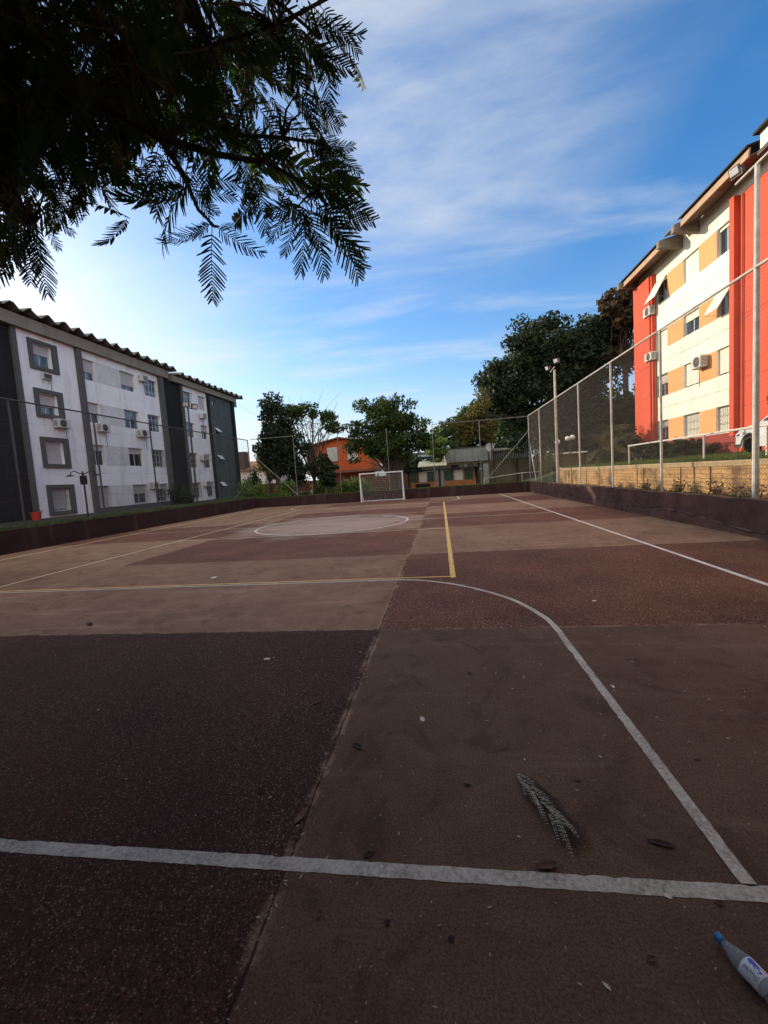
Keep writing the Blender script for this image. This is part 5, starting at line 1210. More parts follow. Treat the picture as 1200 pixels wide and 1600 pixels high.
0,-2.32,2.09,3.27,-2.46,2.1,3.01,
1,-1.25,1.78,3.47,-1.31,1.86,3.34,
0,-1.98,1.88,3.78,-2.02,2.0,3.73,
0,-1.95,2.18,3.61,-2.07,2.17,3.37,
1,-1.32,2.02,3.49,-1.28,2.2,3.39,
1,-1.54,1.51,3.56,-1.74,1.57,3.43,
0,-1.73,1.88,3.51,-1.64,2.0,3.37,
0,-0.75,2.14,3.85,-0.52,2.25,3.84,
0,-1.51,1.73,3.88,-1.66,1.75,3.77,
1,-1.15,1.7,3.43,-1.21,1.75,3.26,
1,-0.71,2.15,3.53,-0.54,2.25,3.46,
0,-2.03,2.14,3.29,-2.24,2.08,3.09,
1,-1.41,1.65,3.31,-1.52,1.75,3.13,
0,-0.99,1.83,3.95,-0.96,1.98,3.93,
0,-2.08,1.87,3.05,-2.21,1.91,2.89,
1,-1.21,1.64,3.38,-1.34,1.66,3.17,
1,-1.42,1.56,3.39,-1.63,1.58,3.23,
1,-1.29,1.42,3.51,-1.36,1.41,3.37,
1,-0.78,1.69,3.52,-0.54,1.75,3.45,
1,-0.6,2.12,3.59,-0.53,2.26,3.46,
1,-1.34,1.64,3.64,-1.49,1.73,3.52,
0,-1.76,2.05,3.94,-1.86,2.13,3.85,
1,-1.44,1.8,3.61,-1.57,1.89,3.44,
1,-1.38,1.72,3.2,-1.52,1.83,3.04,
0,-1.4,1.99,3.72,-1.3,2.12,3.63,
0,-0.94,2.31,3.85,-0.78,2.47,3.75,
0,-1.86,1.96,3.84,-2.03,2.01,3.75,
1,-1.01,1.72,3.72,-1.03,1.87,3.65,
0,-1.93,1.99,3.57,-2.07,2.01,3.41,
0,-1.49,2.26,3.78,-1.63,2.38,3.58,
1,-0.46,1.97,3.75,-0.3,2.04,3.61,
1,-0.84,2.01,3.35,-0.7,2.16,3.23,
1,-2.02,1.75,3.09,-2.12,1.69,2.88,
0,-1.1,2.07,4.27,-0.97,2.21,4.22,
1,-1.31,1.75,3.18,-1.33,1.86,3.06,
1,-1.1,2.13,3.53,-0.97,2.27,3.48,
0,-0.65,2.25,3.87,-0.58,2.35,3.66,
1,-1.89,1.9,3.15,-2.01,1.98,2.97,
0,-0.74,2.4,4.13,-0.65,2.49,3.95,
0,-1.97,2.14,3.76,-2.13,2.12,3.53,
0,-0.86,2.63,3.6,-0.75,2.73,3.45,
1,-1.87,1.6,3.02,-1.94,1.65,2.83,
0,-1.86,2.08,3.73,-1.97,2.22,3.61,
0,-2.03,2.01,3.64,-2.15,2.08,3.5,
1,-0.88,1.61,3.63,-0.87,1.7,3.51,
0,-1.91,2.02,3.58,-2.04,2.05,3.36,
1,-1.5,1.63,3.21,-1.69,1.65,3.04,
0,-0.7,2.41,4.1,-0.55,2.47,3.97,
0,-2.18,1.84,3.3,-2.28,1.84,3.06,
0,-0.85,2.31,3.54,-0.72,2.42,3.42,
1,-1.52,1.58,3.3,-1.58,1.6,3.11,
0,-1.05,2.28,4.01,-0.84,2.43,3.99,
1,-0.99,1.93,3.63,-0.9,2.08,3.59,
0,-1.59,2.17,3.89,-1.62,2.31,3.77,
1,-1.17,1.64,3.75,-1.32,1.76,3.65,
0,-1.84,1.9,3.47,-2.02,1.92,3.31,
0,-1.81,1.72,3.77,-1.96,1.66,3.59,
0,-1.31,2.04,4.16,-1.26,2.15,4.08,
1,-1.55,1.36,3.28,-1.66,1.32,3.11,
0,-1.32,2.04,3.58,-1.22,2.11,3.47,
1,-0.91,1.76,3.87,-0.77,1.89,3.81,
1,-1.33,1.69,3.8,-1.44,1.81,3.73,
1,-1.15,1.71,3.4,-1.06,1.86,3.34,
0,-1.71,2.1,3.64,-1.82,2.14,3.46,
1,-1.93,1.65,3.12,-2.1,1.69,2.9,
0,-2.31,1.96,3.33,-2.42,1.91,3.14,
1,-0.7,2.24,3.28,-0.55,2.42,3.19,
0,-1.62,2.27,3.76,-1.83,2.32,3.56,
0,-1.65,2.1,3.48,-1.77,2.12,3.23,
0,-1.72,1.86,4.15,-1.79,1.98,4.09,
0,-0.73,2.17,4.28,-0.5,2.28,4.29,
1,-1.49,1.69,3.27,-1.58,1.76,3.1,
0,-1.69,1.96,3.36,-1.83,2.08,3.19,
1,-1.33,1.59,3.58,-1.42,1.6,3.44,
1,-1.12,1.69,3.84,-1.01,1.81,3.83,
1,-1.1,1.59,3.68,-1.16,1.65,3.51,
1,-0.98,1.9,3.73,-1.05,2.03,3.61,
1,-1.02,2.11,3.67,-0.95,2.24,3.59,
1,-1.89,1.68,3.43,-2.03,1.73,3.27,
1,-1.96,1.76,3.06,-1.99,1.76,2.87,
1,-1.81,1.61,3.17,-1.95,1.65,2.96,
0,-1.12,2.3,3.74,-1.35,2.28,3.61,
0,-1.39,2.36,4.25,-1.55,2.39,4.06,
0,-1.41,2.27,3.75,-1.44,2.43,3.64,
0,-2.62,2.8,4.39,-2.81,2.81,4.27,
0,-2.04,1.72,3.68,-2.22,1.77,3.58,
0,-2.25,2.5,4.34,-2.41,2.44,4.15,
0,-1.81,1.93,4.24,-1.86,1.98,4.1,
0,-1.41,2.2,3.7,-1.63,2.12,3.56,
0,-1.45,2.14,3.97,-1.64,2.14,3.78,
0,-2.22,1.87,3.49,-2.4,1.77,3.29,
0,-1.59,2.05,3.83,-1.54,2.11,3.67,
0,-1.68,2.41,4.14,-1.93,2.46,4.04,
0,-1.96,2.08,4.2,-2.08,2.04,4.03,
0,-2.25,2.6,4.33,-2.13,2.7,4.22,
0,-2.33,1.97,3.54,-2.48,1.89,3.35,
0,-2.49,2.71,5.03,-2.6,2.67,4.89,
0,-2.21,2.42,4.55,-2.31,2.47,4.42,
0,-2.9,2.95,4.26,-2.77,3.06,4.22,
0,-2.08,1.89,3.66,-2.02,2.0,3.6,
0,-0.92,3.18,4.88,-0.88,3.27,4.77,
0,-0.79,3.17,5.03,-0.72,3.33,4.96,
0,-1.91,1.75,4.02,-2.14,1.73,3.91,
0,-1.79,2.2,4.24,-1.68,2.34,4.2,
0,-2.42,2.27,4.4,-2.33,2.36,4.31,
0,-1.49,2.55,4.86,-1.43,2.66,4.77,
0,-1.34,2.68,4.49,-1.51,2.73,4.34,
0,-2.26,1.99,4.36,-2.36,1.99,4.24,
0,-2.81,2.71,3.85,-2.97,2.67,3.72,
0,-1.49,2.53,4.14,-1.39,2.66,4.04,
0,-2.9,2.54,4.19,-2.87,2.63,4.07,
0,-2.9,2.55,4.11,-2.77,2.62,4.07,
0,-2.44,2.24,3.58,-2.39,2.39,3.5,
0,-2.76,2.38,4.86,-2.8,2.39,4.73,
0,-2.25,2.36,4.82,-2.18,2.46,4.77,
0,-1.75,2.05,3.63,-1.98,2.07,3.44,
0,-1.4,2.23,4.01,-1.26,2.34,3.92,
0,-2.33,2.58,5.06,-2.25,2.7,5.01,
0,-1.22,2.44,3.93,-1.25,2.62,3.79,
0,-1.03,2.17,3.94,-1.23,2.1,3.79,
0,-2.39,2.19,4.65,-2.4,2.26,4.6,
0,-1.56,2.25,3.97,-1.5,2.37,3.89,
0,-2.9,2.62,4.08,-2.97,2.67,3.9,
0,-2.37,2.44,4.11,-2.49,2.43,3.93,
0,-2.76,2.48,4.38,-2.93,2.46,4.2,
0,-2.5,2.19,3.55,-2.49,2.36,3.49,
0,-1.01,2.13,4.31,-0.77,2.19,4.24,
0,-2.54,2.21,3.73,-2.66,2.28,3.59,
0,-1.76,3.09,4.81,-1.63,3.22,4.69,
0,-1.64,2.88,4.22,-1.76,3.01,4.12,
0,-1.77,1.99,3.67,-1.93,1.86,3.53,
0,-1.24,2.37,3.95,-1.44,2.36,3.85,
0,-3.04,2.58,4.13,-3.06,2.64,3.96,
0,-1.11,2.78,4.44,-1.16,2.95,4.31,
0,-2.2,3.23,4.6,-2.35,3.2,4.43,
0,-2.44,2.12,4.15,-2.54,2.09,4.0,
0,-2.93,2.54,4.31,-3.1,2.49,4.18,
0,-1.94,1.76,3.93,-1.87,1.86,3.87,
0,-1.77,2.48,4.26,-1.59,2.6,4.17,
0,-2.15,2.1,3.83,-1.98,2.17,3.8,
0,-2.23,2.23,4.69,-2.37,2.27,4.55,
0,-2.75,3.05,4.37,-2.68,3.12,4.23,
0,-2.2,2.77,4.12,-2.21,2.81,3.93,
0,-2.39,2.44,3.67,-2.51,2.52,3.52,
0,-1.21,2.62,4.55,-1.14,2.77,4.54,
0,-0.95,2.59,3.97,-1.17,2.61,3.78,
0,-1.63,2.23,3.89,-1.81,2.27,3.78,
0,-2.19,2.11,3.81,-2.43,2.04,3.7,
0,-2.3,2.37,3.62,-2.17,2.5,3.54,
0,-0.89,2.27,4.08,-1.11,2.32,3.95,
0,-3.0,2.51,4.67,-2.91,2.65,4.69,
0,-1.9,1.92,3.77,-1.99,1.96,3.6,
0,-2.46,2.32,3.98,-2.56,2.24,3.82,
0,-2.63,2.35,3.84,-2.61,2.44,3.75,
0,-2.85,2.75,4.43,-2.94,2.84,4.3,
0,-2.83,2.72,3.96,-2.79,2.87,3.92,
0,-1.48,1.93,4.14,-1.42,2.01,4.06,
0,-2.54,2.5,4.2,-2.7,2.47,4.03,
0,-1.52,2.04,3.82,-1.44,2.11,3.71,
0,-2.67,2.65,4.04,-2.66,2.82,3.98,
0,-1.04,3.02,4.74,-0.95,3.09,4.6,
0,-1.69,2.48,4.29,-1.7,2.56,4.14,
0,-2.44,2.78,4.67,-2.67,2.8,4.55,
0,-2.56,2.42,4.97,-2.47,2.48,4.9,
0,-2.06,2.22,3.67,-2.06,2.35,3.56,
0,-2.55,2.33,4.42,-2.46,2.4,4.31,
0,-1.53,2.89,4.74,-1.68,2.96,4.65,
0,-1.3,2.21,3.92,-1.33,2.25,3.75,
0,-2.36,2.93,4.58,-2.41,3.02,4.41,
0,-1.15,2.48,4.36,-1.02,2.6,4.35,
0,-1.74,2.26,3.63,-1.9,2.33,3.51,
0,-1.98,2.16,4.16,-1.98,2.23,4.02,
0,-1.91,2.93,4.77,-2.16,2.93,4.73,
0,-2.33,2.44,4.47,-2.5,2.32,4.33,
0,-2.51,2.33,4.67,-2.71,2.36,4.56,
0,-3.09,2.63,4.51,-3.1,2.75,4.42,
0,-1.56,2.68,4.63,-1.73,2.64,4.5,
0,-1.45,1.84,4.0,-1.36,1.95,3.92,
0,-1.72,2.06,3.68,-1.94,2.05,3.59,
0,-1.33,2.39,3.83,-1.37,2.48,3.61,
0,-1.98,2.14,4.01,-2.16,2.08,3.82,
0,-1.19,2.7,4.63,-1.05,2.85,4.63,
0,-1.61,2.62,4.52,-1.8,2.62,4.34,
0,-2.39,2.61,4.62,-2.55,2.6,4.42,
0,-1.67,1.97,4.1,-1.54,2.07,4.07,
0,-2.68,3.1,4.36,-2.82,3.07,4.12,
0,-2.35,2.49,4.49,-2.52,2.48,4.39,
0,-1.96,2.58,4.08,-1.88,2.73,4.0,
0,-2.47,2.35,4.29,-2.64,2.44,4.16,
0,-1.82,2.13,4.45,-1.74,2.22,4.35,
0,-1.28,1.89,4.09,-1.29,1.99,4.02,
0,-2.22,1.92,3.95,-2.39,1.82,3.82,
0,-1.85,2.15,3.73,-1.81,2.3,3.62,
0,-1.65,2.18,3.71,-1.61,2.31,3.56,
0,-1.31,2.54,4.27,-1.5,2.48,4.2,
0,-1.97,2.6,4.39,-1.85,2.77,4.41,
0,-2.24,2.29,4.2,-2.24,2.43,4.15,
0,-1.9,3.01,4.94,-1.74,3.13,4.83,
0,-1.24,3.07,4.82,-1.48,3.1,4.78,
0,-3.04,2.83,4.3,-3.01,2.96,4.21,
0,-1.51,2.16,3.93,-1.47,2.31,3.83,
0,-2.14,2.43,4.53,-2.17,2.57,4.45,
0,-1.82,2.88,4.5,-1.77,2.98,4.4,
0,-2.28,2.22,3.41,-2.43,2.16,3.29,
0,-1.67,2.64,4.14,-1.92,2.64,4.03,
0,-1.52,3.13,5.13,-1.33,3.19,5.13,
0,-1.91,1.84,3.86,-2.15,1.84,3.76,
0,-1.83,3.26,4.75,-1.76,3.4,4.63,
0,-2.54,2.78,4.93,-2.64,2.88,4.81,
0,-1.4,2.15,4.03,-1.56,2.09,3.88,
0,-2.57,2.49,4.03,-2.73,2.46,3.8,
0,-1.48,2.52,3.92,-1.54,2.59,3.72,
0,-1.61,2.85,4.76,-1.62,2.96,4.62,
0,-2.54,2.23,4.34,-2.51,2.38,4.37,
0,-1.55,1.91,4.03,-1.67,1.91,3.89,
0,-2.43,2.34,4.08,-2.37,2.44,4.01,
0,-2.28,2.32,4.18,-2.27,2.44,4.13,
0,-1.57,3.03,4.39,-1.76,3.02,4.26,
0,-1.4,3.28,5.13,-1.28,3.42,5.12,
0,-1.74,2.37,4.76,-1.7,2.48,4.69,
0,-1.66,2.91,4.45,-1.57,3.1,4.4,
0,-2.73,2.75,4.42,-2.89,2.73,4.25,
0,-1.84,2.73,4.68,-1.86,2.85,4.6,
0,-1.6,2.24,4.07,-1.66,2.4,3.99,
0,-2.65,2.56,3.88,-2.73,2.65,3.7,
0,-1.23,2.71,4.57,-1.4,2.66,4.43,
0,-1.5,1.92,4.1,-1.47,2.02,4.03,
0,-1.82,1.96,3.71,-1.94,2.07,3.56,
0,-2.06,2.69,4.5,-1.88,2.73,4.46,
0,-2.7,2.23,3.53,-2.81,2.21,3.28,
0,-2.54,2.82,4.71,-2.74,2.82,4.58,
0,-1.92,2.02,4.0,-2.13,2.05,3.89,
0,-1.56,3.14,5.02,-1.75,3.18,4.85,
0,-1.66,2.14,4.42,-1.58,2.29,4.38,
0,-2.51,2.5,4.97,-2.58,2.49,4.81,
0,-0.87,2.54,3.92,-0.82,2.64,3.8,
0,-1.6,2.49,4.81,-1.55,2.61,4.77,
0,-2.89,2.75,4.33,-3.04,2.62,4.21,
0,-1.54,2.32,4.29,-1.74,2.32,4.24,
0,-2.22,2.17,4.11,-2.22,2.32,4.09,
0,-2.49,2.25,3.62,-2.63,2.3,3.48,
0,-2.03,2.08,4.2,-1.98,2.22,4.21,
0,-2.33,1.88,3.42,-2.48,1.82,3.35,
0,-1.68,2.15,3.95,-1.81,2.2,3.83,
0,-1.75,2.3,3.95,-1.7,2.42,3.84,
0,-2.25,2.39,3.73,-2.41,2.3,3.5,
0,-1.86,2.27,4.35,-1.77,2.34,4.27,
0,-2.41,2.89,4.8,-2.64,2.93,4.7,
0,-2.07,2.51,3.91,-2.31,2.43,3.85,
0,-0.92,3.2,4.9,-1.11,3.2,4.75,
0,-1.46,2.24,4.07,-1.54,2.33,3.91,
0,-2.53,2.56,4.87,-2.73,2.6,4.77,
0,-2.76,2.38,4.35,-2.67,2.49,4.38,
0,-2.35,2.05,3.76,-2.38,2.11,3.55,
0,-1.34,2.08,4.16,-1.24,2.22,4.1,
0,-2.25,2.45,4.53,-2.47,2.42,4.48,
0,-2.85,2.8,4.39,-2.96,2.9,4.23,
0,-1.99,2.13,4.54,-2.06,2.21,4.48,
0,-2.04,2.61,4.06,-1.9,2.73,4.06,
0,-2.6,2.21,3.48,-2.55,2.35,3.4,
0,-1.84,2.78,4.41,-1.96,2.84,4.24,
0,-1.69,2.68,4.66,-1.73,2.73,4.51,
0,-1.02,2.62,4.22,-0.79,2.73,4.12,
0,-2.08,2.19,4.4,-2.06,2.32,4.4,
0,-2.03,2.52,4.17,-1.97,2.65,4.03,
0,-1.83,3.12,4.75,-1.76,3.33,4.7,
0,-2.23,2.64,5.08,-2.4,2.61,5.01,
0,-2.88,2.69,3.95,-3.0,2.77,3.75,
0,-2.2,2.11,4.04,-2.41,2.12,3.88,
0,-2.64,2.24,4.0,-2.73,2.24,3.83,
0,-1.95,2.92,5.01,-2.06,3.01,4.88,
0,-1.97,2.32,3.71,-1.92,2.42,3.59,
0,-1.52,3.34,5.01,-1.43,3.49,4.95,
0,-2.63,2.67,3.84,-2.61,2.84,3.76,
0,-2.04,2.8,4.76,-2.25,2.8,4.58,
0,-2.16,2.73,4.85,-2.32,2.72,4.71,
0,-2.5,2.23,3.8,-2.61,2.14,3.65,
0,-3.05,2.46,3.72,-3.17,2.35,3.52,
0,-2.28,2.35,4.16,-2.46,2.25,4.0,
0,-2.05,1.75,3.94,-1.98,1.89,4.01,
0,-1.89,2.08,3.63,-1.89,2.2,3.51,
0,-2.37,2.12,4.24,-2.52,2.2,4.09,
0,-1.27,2.54,3.83,-1.42,2.6,3.64,
0,-1.87,2.06,4.31,-1.99,2.15,4.2,
0,-1.36,2.35,3.81,-1.48,2.46,3.66,
0,-2.07,2.52,4.23,-2.0,2.69,4.2,
0,-2.4,2.57,4.76,-2.59,2.48,4.58,
0,-1.94,2.64,4.33,-1.75,2.77,4.37,
0,-2.31,2.24,3.84,-2.45,2.25,3.61,
0,-2.41,2.12,4.36,-2.58,2.18,4.27,
0,-1.6,3.08,4.46,-1.72,3.22,4.34,
0,-1.65,3.18,4.88,-1.6,3.33,4.75,
0,-1.69,2.04,3.93,-1.79,2.04,3.77,
0,-2.73,2.7,4.05,-2.92,2.74,3.93,
0,-1.6,2.03,3.75,-1.73,2.13,3.57,
0,-1.68,3.13,5.1,-1.75,3.15,4.92,
0,-2.45,1.99,3.53,-2.61,1.89,3.32,
0,-0.81,2.51,4.33,-0.66,2.63,4.22,
0,-2.02,2.94,4.85,-1.83,3.03,4.78,
0,-2.67,2.61,4.07,-2.6,2.75,4.06,
0,-2.03,2.17,4.13,-2.16,2.2,4.0,
0,-2.17,2.41,3.76,-2.1,2.54,3.71,
0,-2.34,2.62,4.78,-2.41,2.76,4.71,
0,-1.95,2.16,3.7,-1.93,2.32,3.62,
0,-2.48,2.24,4.48,-2.41,2.34,4.45,
0,-1.26,3.02,4.95,-1.53,3.03,4.86,
0,-2.0,2.0,4.41,-2.09,2.09,4.35,
0,-2.16,2.26,3.91,-1.98,2.41,3.93,
0,-2.02,1.93,3.92,-2.19,1.94,3.82,
0,-1.67,1.95,4.2,-1.68,2.1,4.16,
0,-2.26,2.56,4.39,-2.43,2.5,4.17,
0,-1.43,2.09,4.05,-1.35,2.23,3.95,
0,-2.81,2.67,4.34,-2.92,2.63,4.13,
0,-2.16,1.8,3.7,-2.16,1.88,3.59,
0,-2.32,2.5,4.1,-2.18,2.63,4.11,
0,-1.54,2.31,4.11,-1.46,2.49,4.05,
0,-1.36,2.89,4.63,-1.52,2.99,4.5,
0,-1.64,2.31,3.79,-1.59,2.44,3.68,
0,-1.48,2.26,3.73,-1.7,2.24,3.7,
0,-1.71,2.28,4.07,-1.74,2.4,3.94,
0,-2.82,2.54,3.69,-2.95,2.48,3.5,
0,-1.39,3.05,4.28,-1.59,3.13,4.17,
0,-2.3,2.29,4.16,-2.43,2.35,4.05,
0,-1.73,3.16,4.85,-1.54,3.27,4.85,
0,-2.36,2.91,4.56,-2.17,3.0,4.52,
0,-1.54,2.54,4.26,-1.45,2.66,4.18,
0,-1.74,2.85,5.29,-1.98,2.91,5.2,
0,-2.02,2.1,4.47,-1.98,2.18,4.42,
0,-1.17,2.69,4.47,-1.03,2.76,4.35,
0,-2.7,2.65,3.94,-2.69,2.77,3.86,
0,-1.77,1.76,4.05,-1.66,1.88,4.11,
0,-2.46,2.61,3.89,-2.72,2.54,3.81,
0,-1.83,2.11,3.67,-1.72,2.23,3.58,
0,-1.45,2.42,4.36,-1.5,2.46,4.22,
0,-2.28,2.75,4.39,-2.44,2.71,4.21,
0,-2.32,2.48,4.14,-2.5,2.54,4.01,
0,-1.74,1.7,3.89,-1.66,1.79,3.84,
0,-1.57,2.7,4.36,-1.71,2.73,4.22,
0,-1.79,2.59,4.55,-2.01,2.68,4.43,
0,-1.21,2.98,4.17,-1.13,3.14,3.99,
0,-2.28,2.1,4.17,-2.23,2.19,4.07,
0,-2.67,2.21,3.6,-2.58,2.29,3.49,
0,-2.16,2.04,4.31,-2.17,2.14,4.25,
0,-1.45,3.34,4.43,-1.39,3.56,4.31,
0,-2.61,2.5,4.98,-2.73,2.49,4.82,
0,-2.72,2.27,4.16,-2.72,2.4,4.14,
0,-1.28,2.8,4.49,-1.56,2.83,4.37,
0,-1.68,2.05,4.34,-1.89,2.07,4.24,
0,-1.81,1.63,3.88,-1.9,1.69,3.8,
0,-1.63,3.33,4.82,-1.63,3.4,4.64,
0,-2.15,2.0,4.16,-2.12,2.07,4.08,
0,-1.76,2.43,4.13,-1.92,2.41,3.99,
0,-2.49,2.32,4.35,-2.56,2.33,4.21,
0,-2.9,2.53,3.95,-2.91,2.63,3.86,
0,-2.51,2.43,3.93,-2.65,2.41,3.75,
0,-1.23,2.51,4.46,-1.1,2.6,4.38,
0,-1.72,2.57,4.22,-1.73,2.67,4.1,
0,-1.86,2.38,4.57,-1.93,2.5,4.53,
0,-1.63,2.34,4.5,-1.83,2.38,4.38,
0,-2.7,2.5,4.68,-2.85,2.54,4.59,
0,-2.85,2.81,3.96,-3.09,2.78,3.81,
0,-1.24,3.35,5.14,-0.96,3.45,5.09,
0,-2.44,2.97,4.28,-2.56,3.05,4.16,
0,-2.49,2.26,4.32,-2.54,2.27,4.15,
0,-1.84,2.87,4.87,-1.97,2.97,4.75,
0,-1.71,2.18,4.09,-1.89,2.2,3.98,
0,-3.23,2.55,3.76,-3.37,2.48,3.65,
0,-1.88,2.66,4.56,-2.07,2.68,4.38,
0,-1.53,2.78,4.75,-1.41,2.92,4.73,
0,-0.86,2.46,4.05,-1.05,2.45,3.91,
0,-2.48,2.19,4.09,-2.65,2.16,3.97,
0,-1.97,2.06,4.04,-1.8,2.13,4.03,
0,-2.29,2.35,3.85,-2.52,2.38,3.7,
0,-2.32,2.62,4.95,-2.48,2.59,4.76,
0,-2.31,2.15,3.82,-2.32,2.18,3.64,
0,-2.08,1.95,4.1,-2.31,1.94,4.02,
0,-1.41,2.44,3.97,-1.63,2.43,3.84,
0,-2.42,2.02,3.42,-2.5,2.13,3.27,
0,-1.85,1.8,3.86,-1.8,1.97,3.88,
0,-2.79,2.96,4.41,-2.76,3.04,4.25,
0,-2.82,2.88,4.06,-2.79,3.03,3.93,
0,-2.17,2.74,5.0,-2.31,2.7,4.86,
0,-1.39,2.43,4.74,-1.65,2.43,4.66,
0,-2.27,2.52,5.01,-2.28,2.56,4.88,
0,-1.24,2.37,4.65,-1.31,2.47,4.6,
0,-1.94,2.1,3.87,-1.91,2.23,3.75,
0,-2.22,2.08,3.41,-2.27,2.18,3.2,
0,-1.36,2.13,4.22,-1.39,2.25,4.18,
0,-1.28,2.63,4.2,-1.1,2.74,4.06,
0,-2.57,2.23,4.66,-2.53,2.31,4.61,
0,-2.25,1.88,3.38,-2.32,1.88,3.2,
0,-1.95,1.94,3.91,-2.04,1.92,3.75,
0,-1.52,2.53,4.52,-1.62,2.61,4.44,
0,-1.09,1.96,4.12,-1.29,1.92,4.01,
0,-2.2,1.94,3.96,-2.32,2.02,3.82,
0,-1.87,2.38,4.53,-1.74,2.49,4.49,
0,-2.37,2.14,3.82,-2.38,2.28,3.79,
0,-0.87,2.38,3.79,-1.04,2.46,3.7,
0,-2.2,1.97,3.77,-2.27,2.1,3.65,
0,-1.05,3.23,5.0,-1.28,3.32,4.92,
0,-2.91,2.58,4.16,-2.82,2.66,4.06,
0,-2.77,2.61,3.82,-2.96,2.69,3.62,
0,-1.39,3.43,4.58,-1.61,3.45,4.36,
0,-2.34,2.28,4.27,-2.37,2.33,4.11,
0,-0.99,2.84,4.57,-0.83,2.99,4.57,
0,-1.16,2.41,4.03,-1.41,2.43,3.87,
0,-1.81,2.38,4.27,-1.72,2.46,4.15,
0,-1.67,2.55,4.35,-1.67,2.61,4.19,
0,-1.62,2.36,4.15,-1.86,2.43,4.03,
0,-0.88,2.53,4.21,-1.02,2.59,4.04,
0,-2.69,3.11,4.47,-2.67,3.32,4.39]

g = np.random.default_rng(77); VV = []; QQ = []; off = 0
def put(T, b, tip, tilt, wd=1.0):
    global off
    V = place(T[0], b, tip, tilt, wd); VV.append(V); QQ.append(T[1] + off); off += len(V)
allb = np.array([p for b in BR for p in b]); tw = MB()
for i in range(0, len(FR), 7):
    det, b, e = FR[i], FR[i+1:i+4], FR[i+4:i+7]
    put(TD[g.integers(9)] if det else TP[g.integers(4)], b, e, (g.normal(size=3)*.33 - np.array([0, 0, 1.0]) - 1.3*(np.array(b) - np.array([0, 0, 1.64]))/2.8) if i < 62*7 else g.normal(size=3)*np.array([.8, .8, .3]) + np.array([0, -.5, 0]), g.uniform(.8, 1.15))
    bb = np.array(b); j = np.argmin(np.linalg.norm(allb - bb, axis=1)); dd = np.linalg.norm(allb[j] - bb)
    if .06 < dd < 1.3 and (det or i % 3 == 0):
        m_ = (allb[j] + bb)/2 + np.array([0, 0, .08*dd]) + g.normal(size=3)*.05*dd; tw.tube([tuple(allb[j]), tuple(m_), tuple(bb)], [.008, .005, .003], 5, cap=False)
for i in range(0, len(FR), 7):
    det, b, e = FR[i], np.array(FR[i+1:i+4]), np.array(FR[i+4:i+7])
    if det or i % 3 == 0 or (b[0] < -1.15 and b[2] < 3.35 and g.random() < .75): continue
    for q_ in range(1 if i % 2 else 2):
        j = g.normal(size=3)*np.array([.16, .3, .14]); out = (b - np.array([0, 0, 1.64])); out = out/np.linalg.norm(out)*g.uniform(0, 1.2)
        put(TP[g.integers(4)], b + j + out, e + j*.7 + out + g.normal(size=3)*.12, g.normal(size=3)*.8, g.uniform(.9, 1.3))
# unseen rest of crown over and behind camera, widened to shade the near court
k = 0
while k < 2600:
    x, y, z = g.uniform(-11, 5.5), g.uniform(-11, 5.0), g.uniform(4.4, 8.0)
    if y > (z - 1.64)*.80 - .9: continue
    if (x + 2.8)**2/66 + (y + 3.0)**2/62 > 1: continue
    a = g.uniform(0, 6.283); L = g.uniform(.7, 1.1); put(TP[g.integers(4)], (x, y, z), (x + L*math.cos(a), y + L*math.sin(a), z - .25*L), g.normal(size=3)*.5, 1.3); k += 1
k = 0  # unseen left fronds added to block sky glow from the near court
while k < 1300:
    x, y, z = g.uniform(-12, -3), g.uniform(-9, 6.0), g.uniform(2.0, 6.5)
    if y > -x*.38 - 1.0 or (x + 4.4)**2 + (y + 1.9)**2 < 1.5: continue
    a = g.uniform(0, 6.283); L = g.uniform(.6, 1.0); put(TP[g.integers(4)], (x, y, z), (x + L*math.cos(a), y + L*math.sin(a), z - .35*L), g.normal(size=3)*.9, 1.3); k += 1
tr = thing('feathery_tree', 'large dark feathery leaved tree overhanging the top left of the court', 'tree', (-4.4, -1.9, 0))
np_mesh('crown', np.concatenate(VV), np.concatenate(QQ), M['frond'], tr)
tk = MB(); fork = Vector((-4.2, -1.3, 3.4)); tk.tube([(-4.4, -1.9, -.2), (-4.4, -1.85, .6), (-4.35, -1.6, 2.0), fork], [.34, .27, .23, .2], 14)
for e in ((-8.5, -3, 5.8), (-1.0, -3.5, 6.2), (1.6, -.8, 6.6), (-6.5, 2.2, 6.0), (-4, -6, 6.5), (-2.5, 1.0, 6.2), (-8, .5, 6.0)):
    m_ = fork.lerp(Vector(e), .5) + Vector((0, 0, .5)); tk.tube([fork, m_, e], [.12, .075, .03], 8, cap=False)
for b in BR:
    pts = ([tuple(fork)] if b[0][0] < -2.9 else []) + [tuple(p) for p in b]; n = len(pts); r0 = .055 if b is BR[0] else (.04 if b[0][0] < -2.9 else .016)
    tk.tube(pts, [r0 + (.006 - r0)*(i/(n-1))**.7 for i in range(n)], 8, cap=False)
tk.build('trunk', M['bark'], tr); tw.build('twigs', M['twig'], tr)

tree('dense_tree', 'unseen sky-blocking tree added beside the near right corner of the court', 'tree', (10.5, -3, 1.5), [(10.5, -3, 6, 3.5, 4, 3.5), (10, 2.5, 6.5, 2.6, 2.6, 3.2), (9, -9, 6, 3.5, 3.5, 3.5)], 110, 1.3, 9000, .32, 'leaf_dark', trunk=.35, seed=51, shell=.2)  # out of view; added to block sky on the right
tree('dense_tree', 'unseen sky-blocking tree added behind the near goal line', 'tree', (-1, -11, .5), [(-5, -11, 5, 4, 2.5, 4.5), (2, -11, 5, 4, 2.5, 4.5)], 110, 1.3, 9000, .32, 'leaf_dark', trunk=.35, seed=52, shell=.2)  # never in view; added to cut sky light from behind the camera
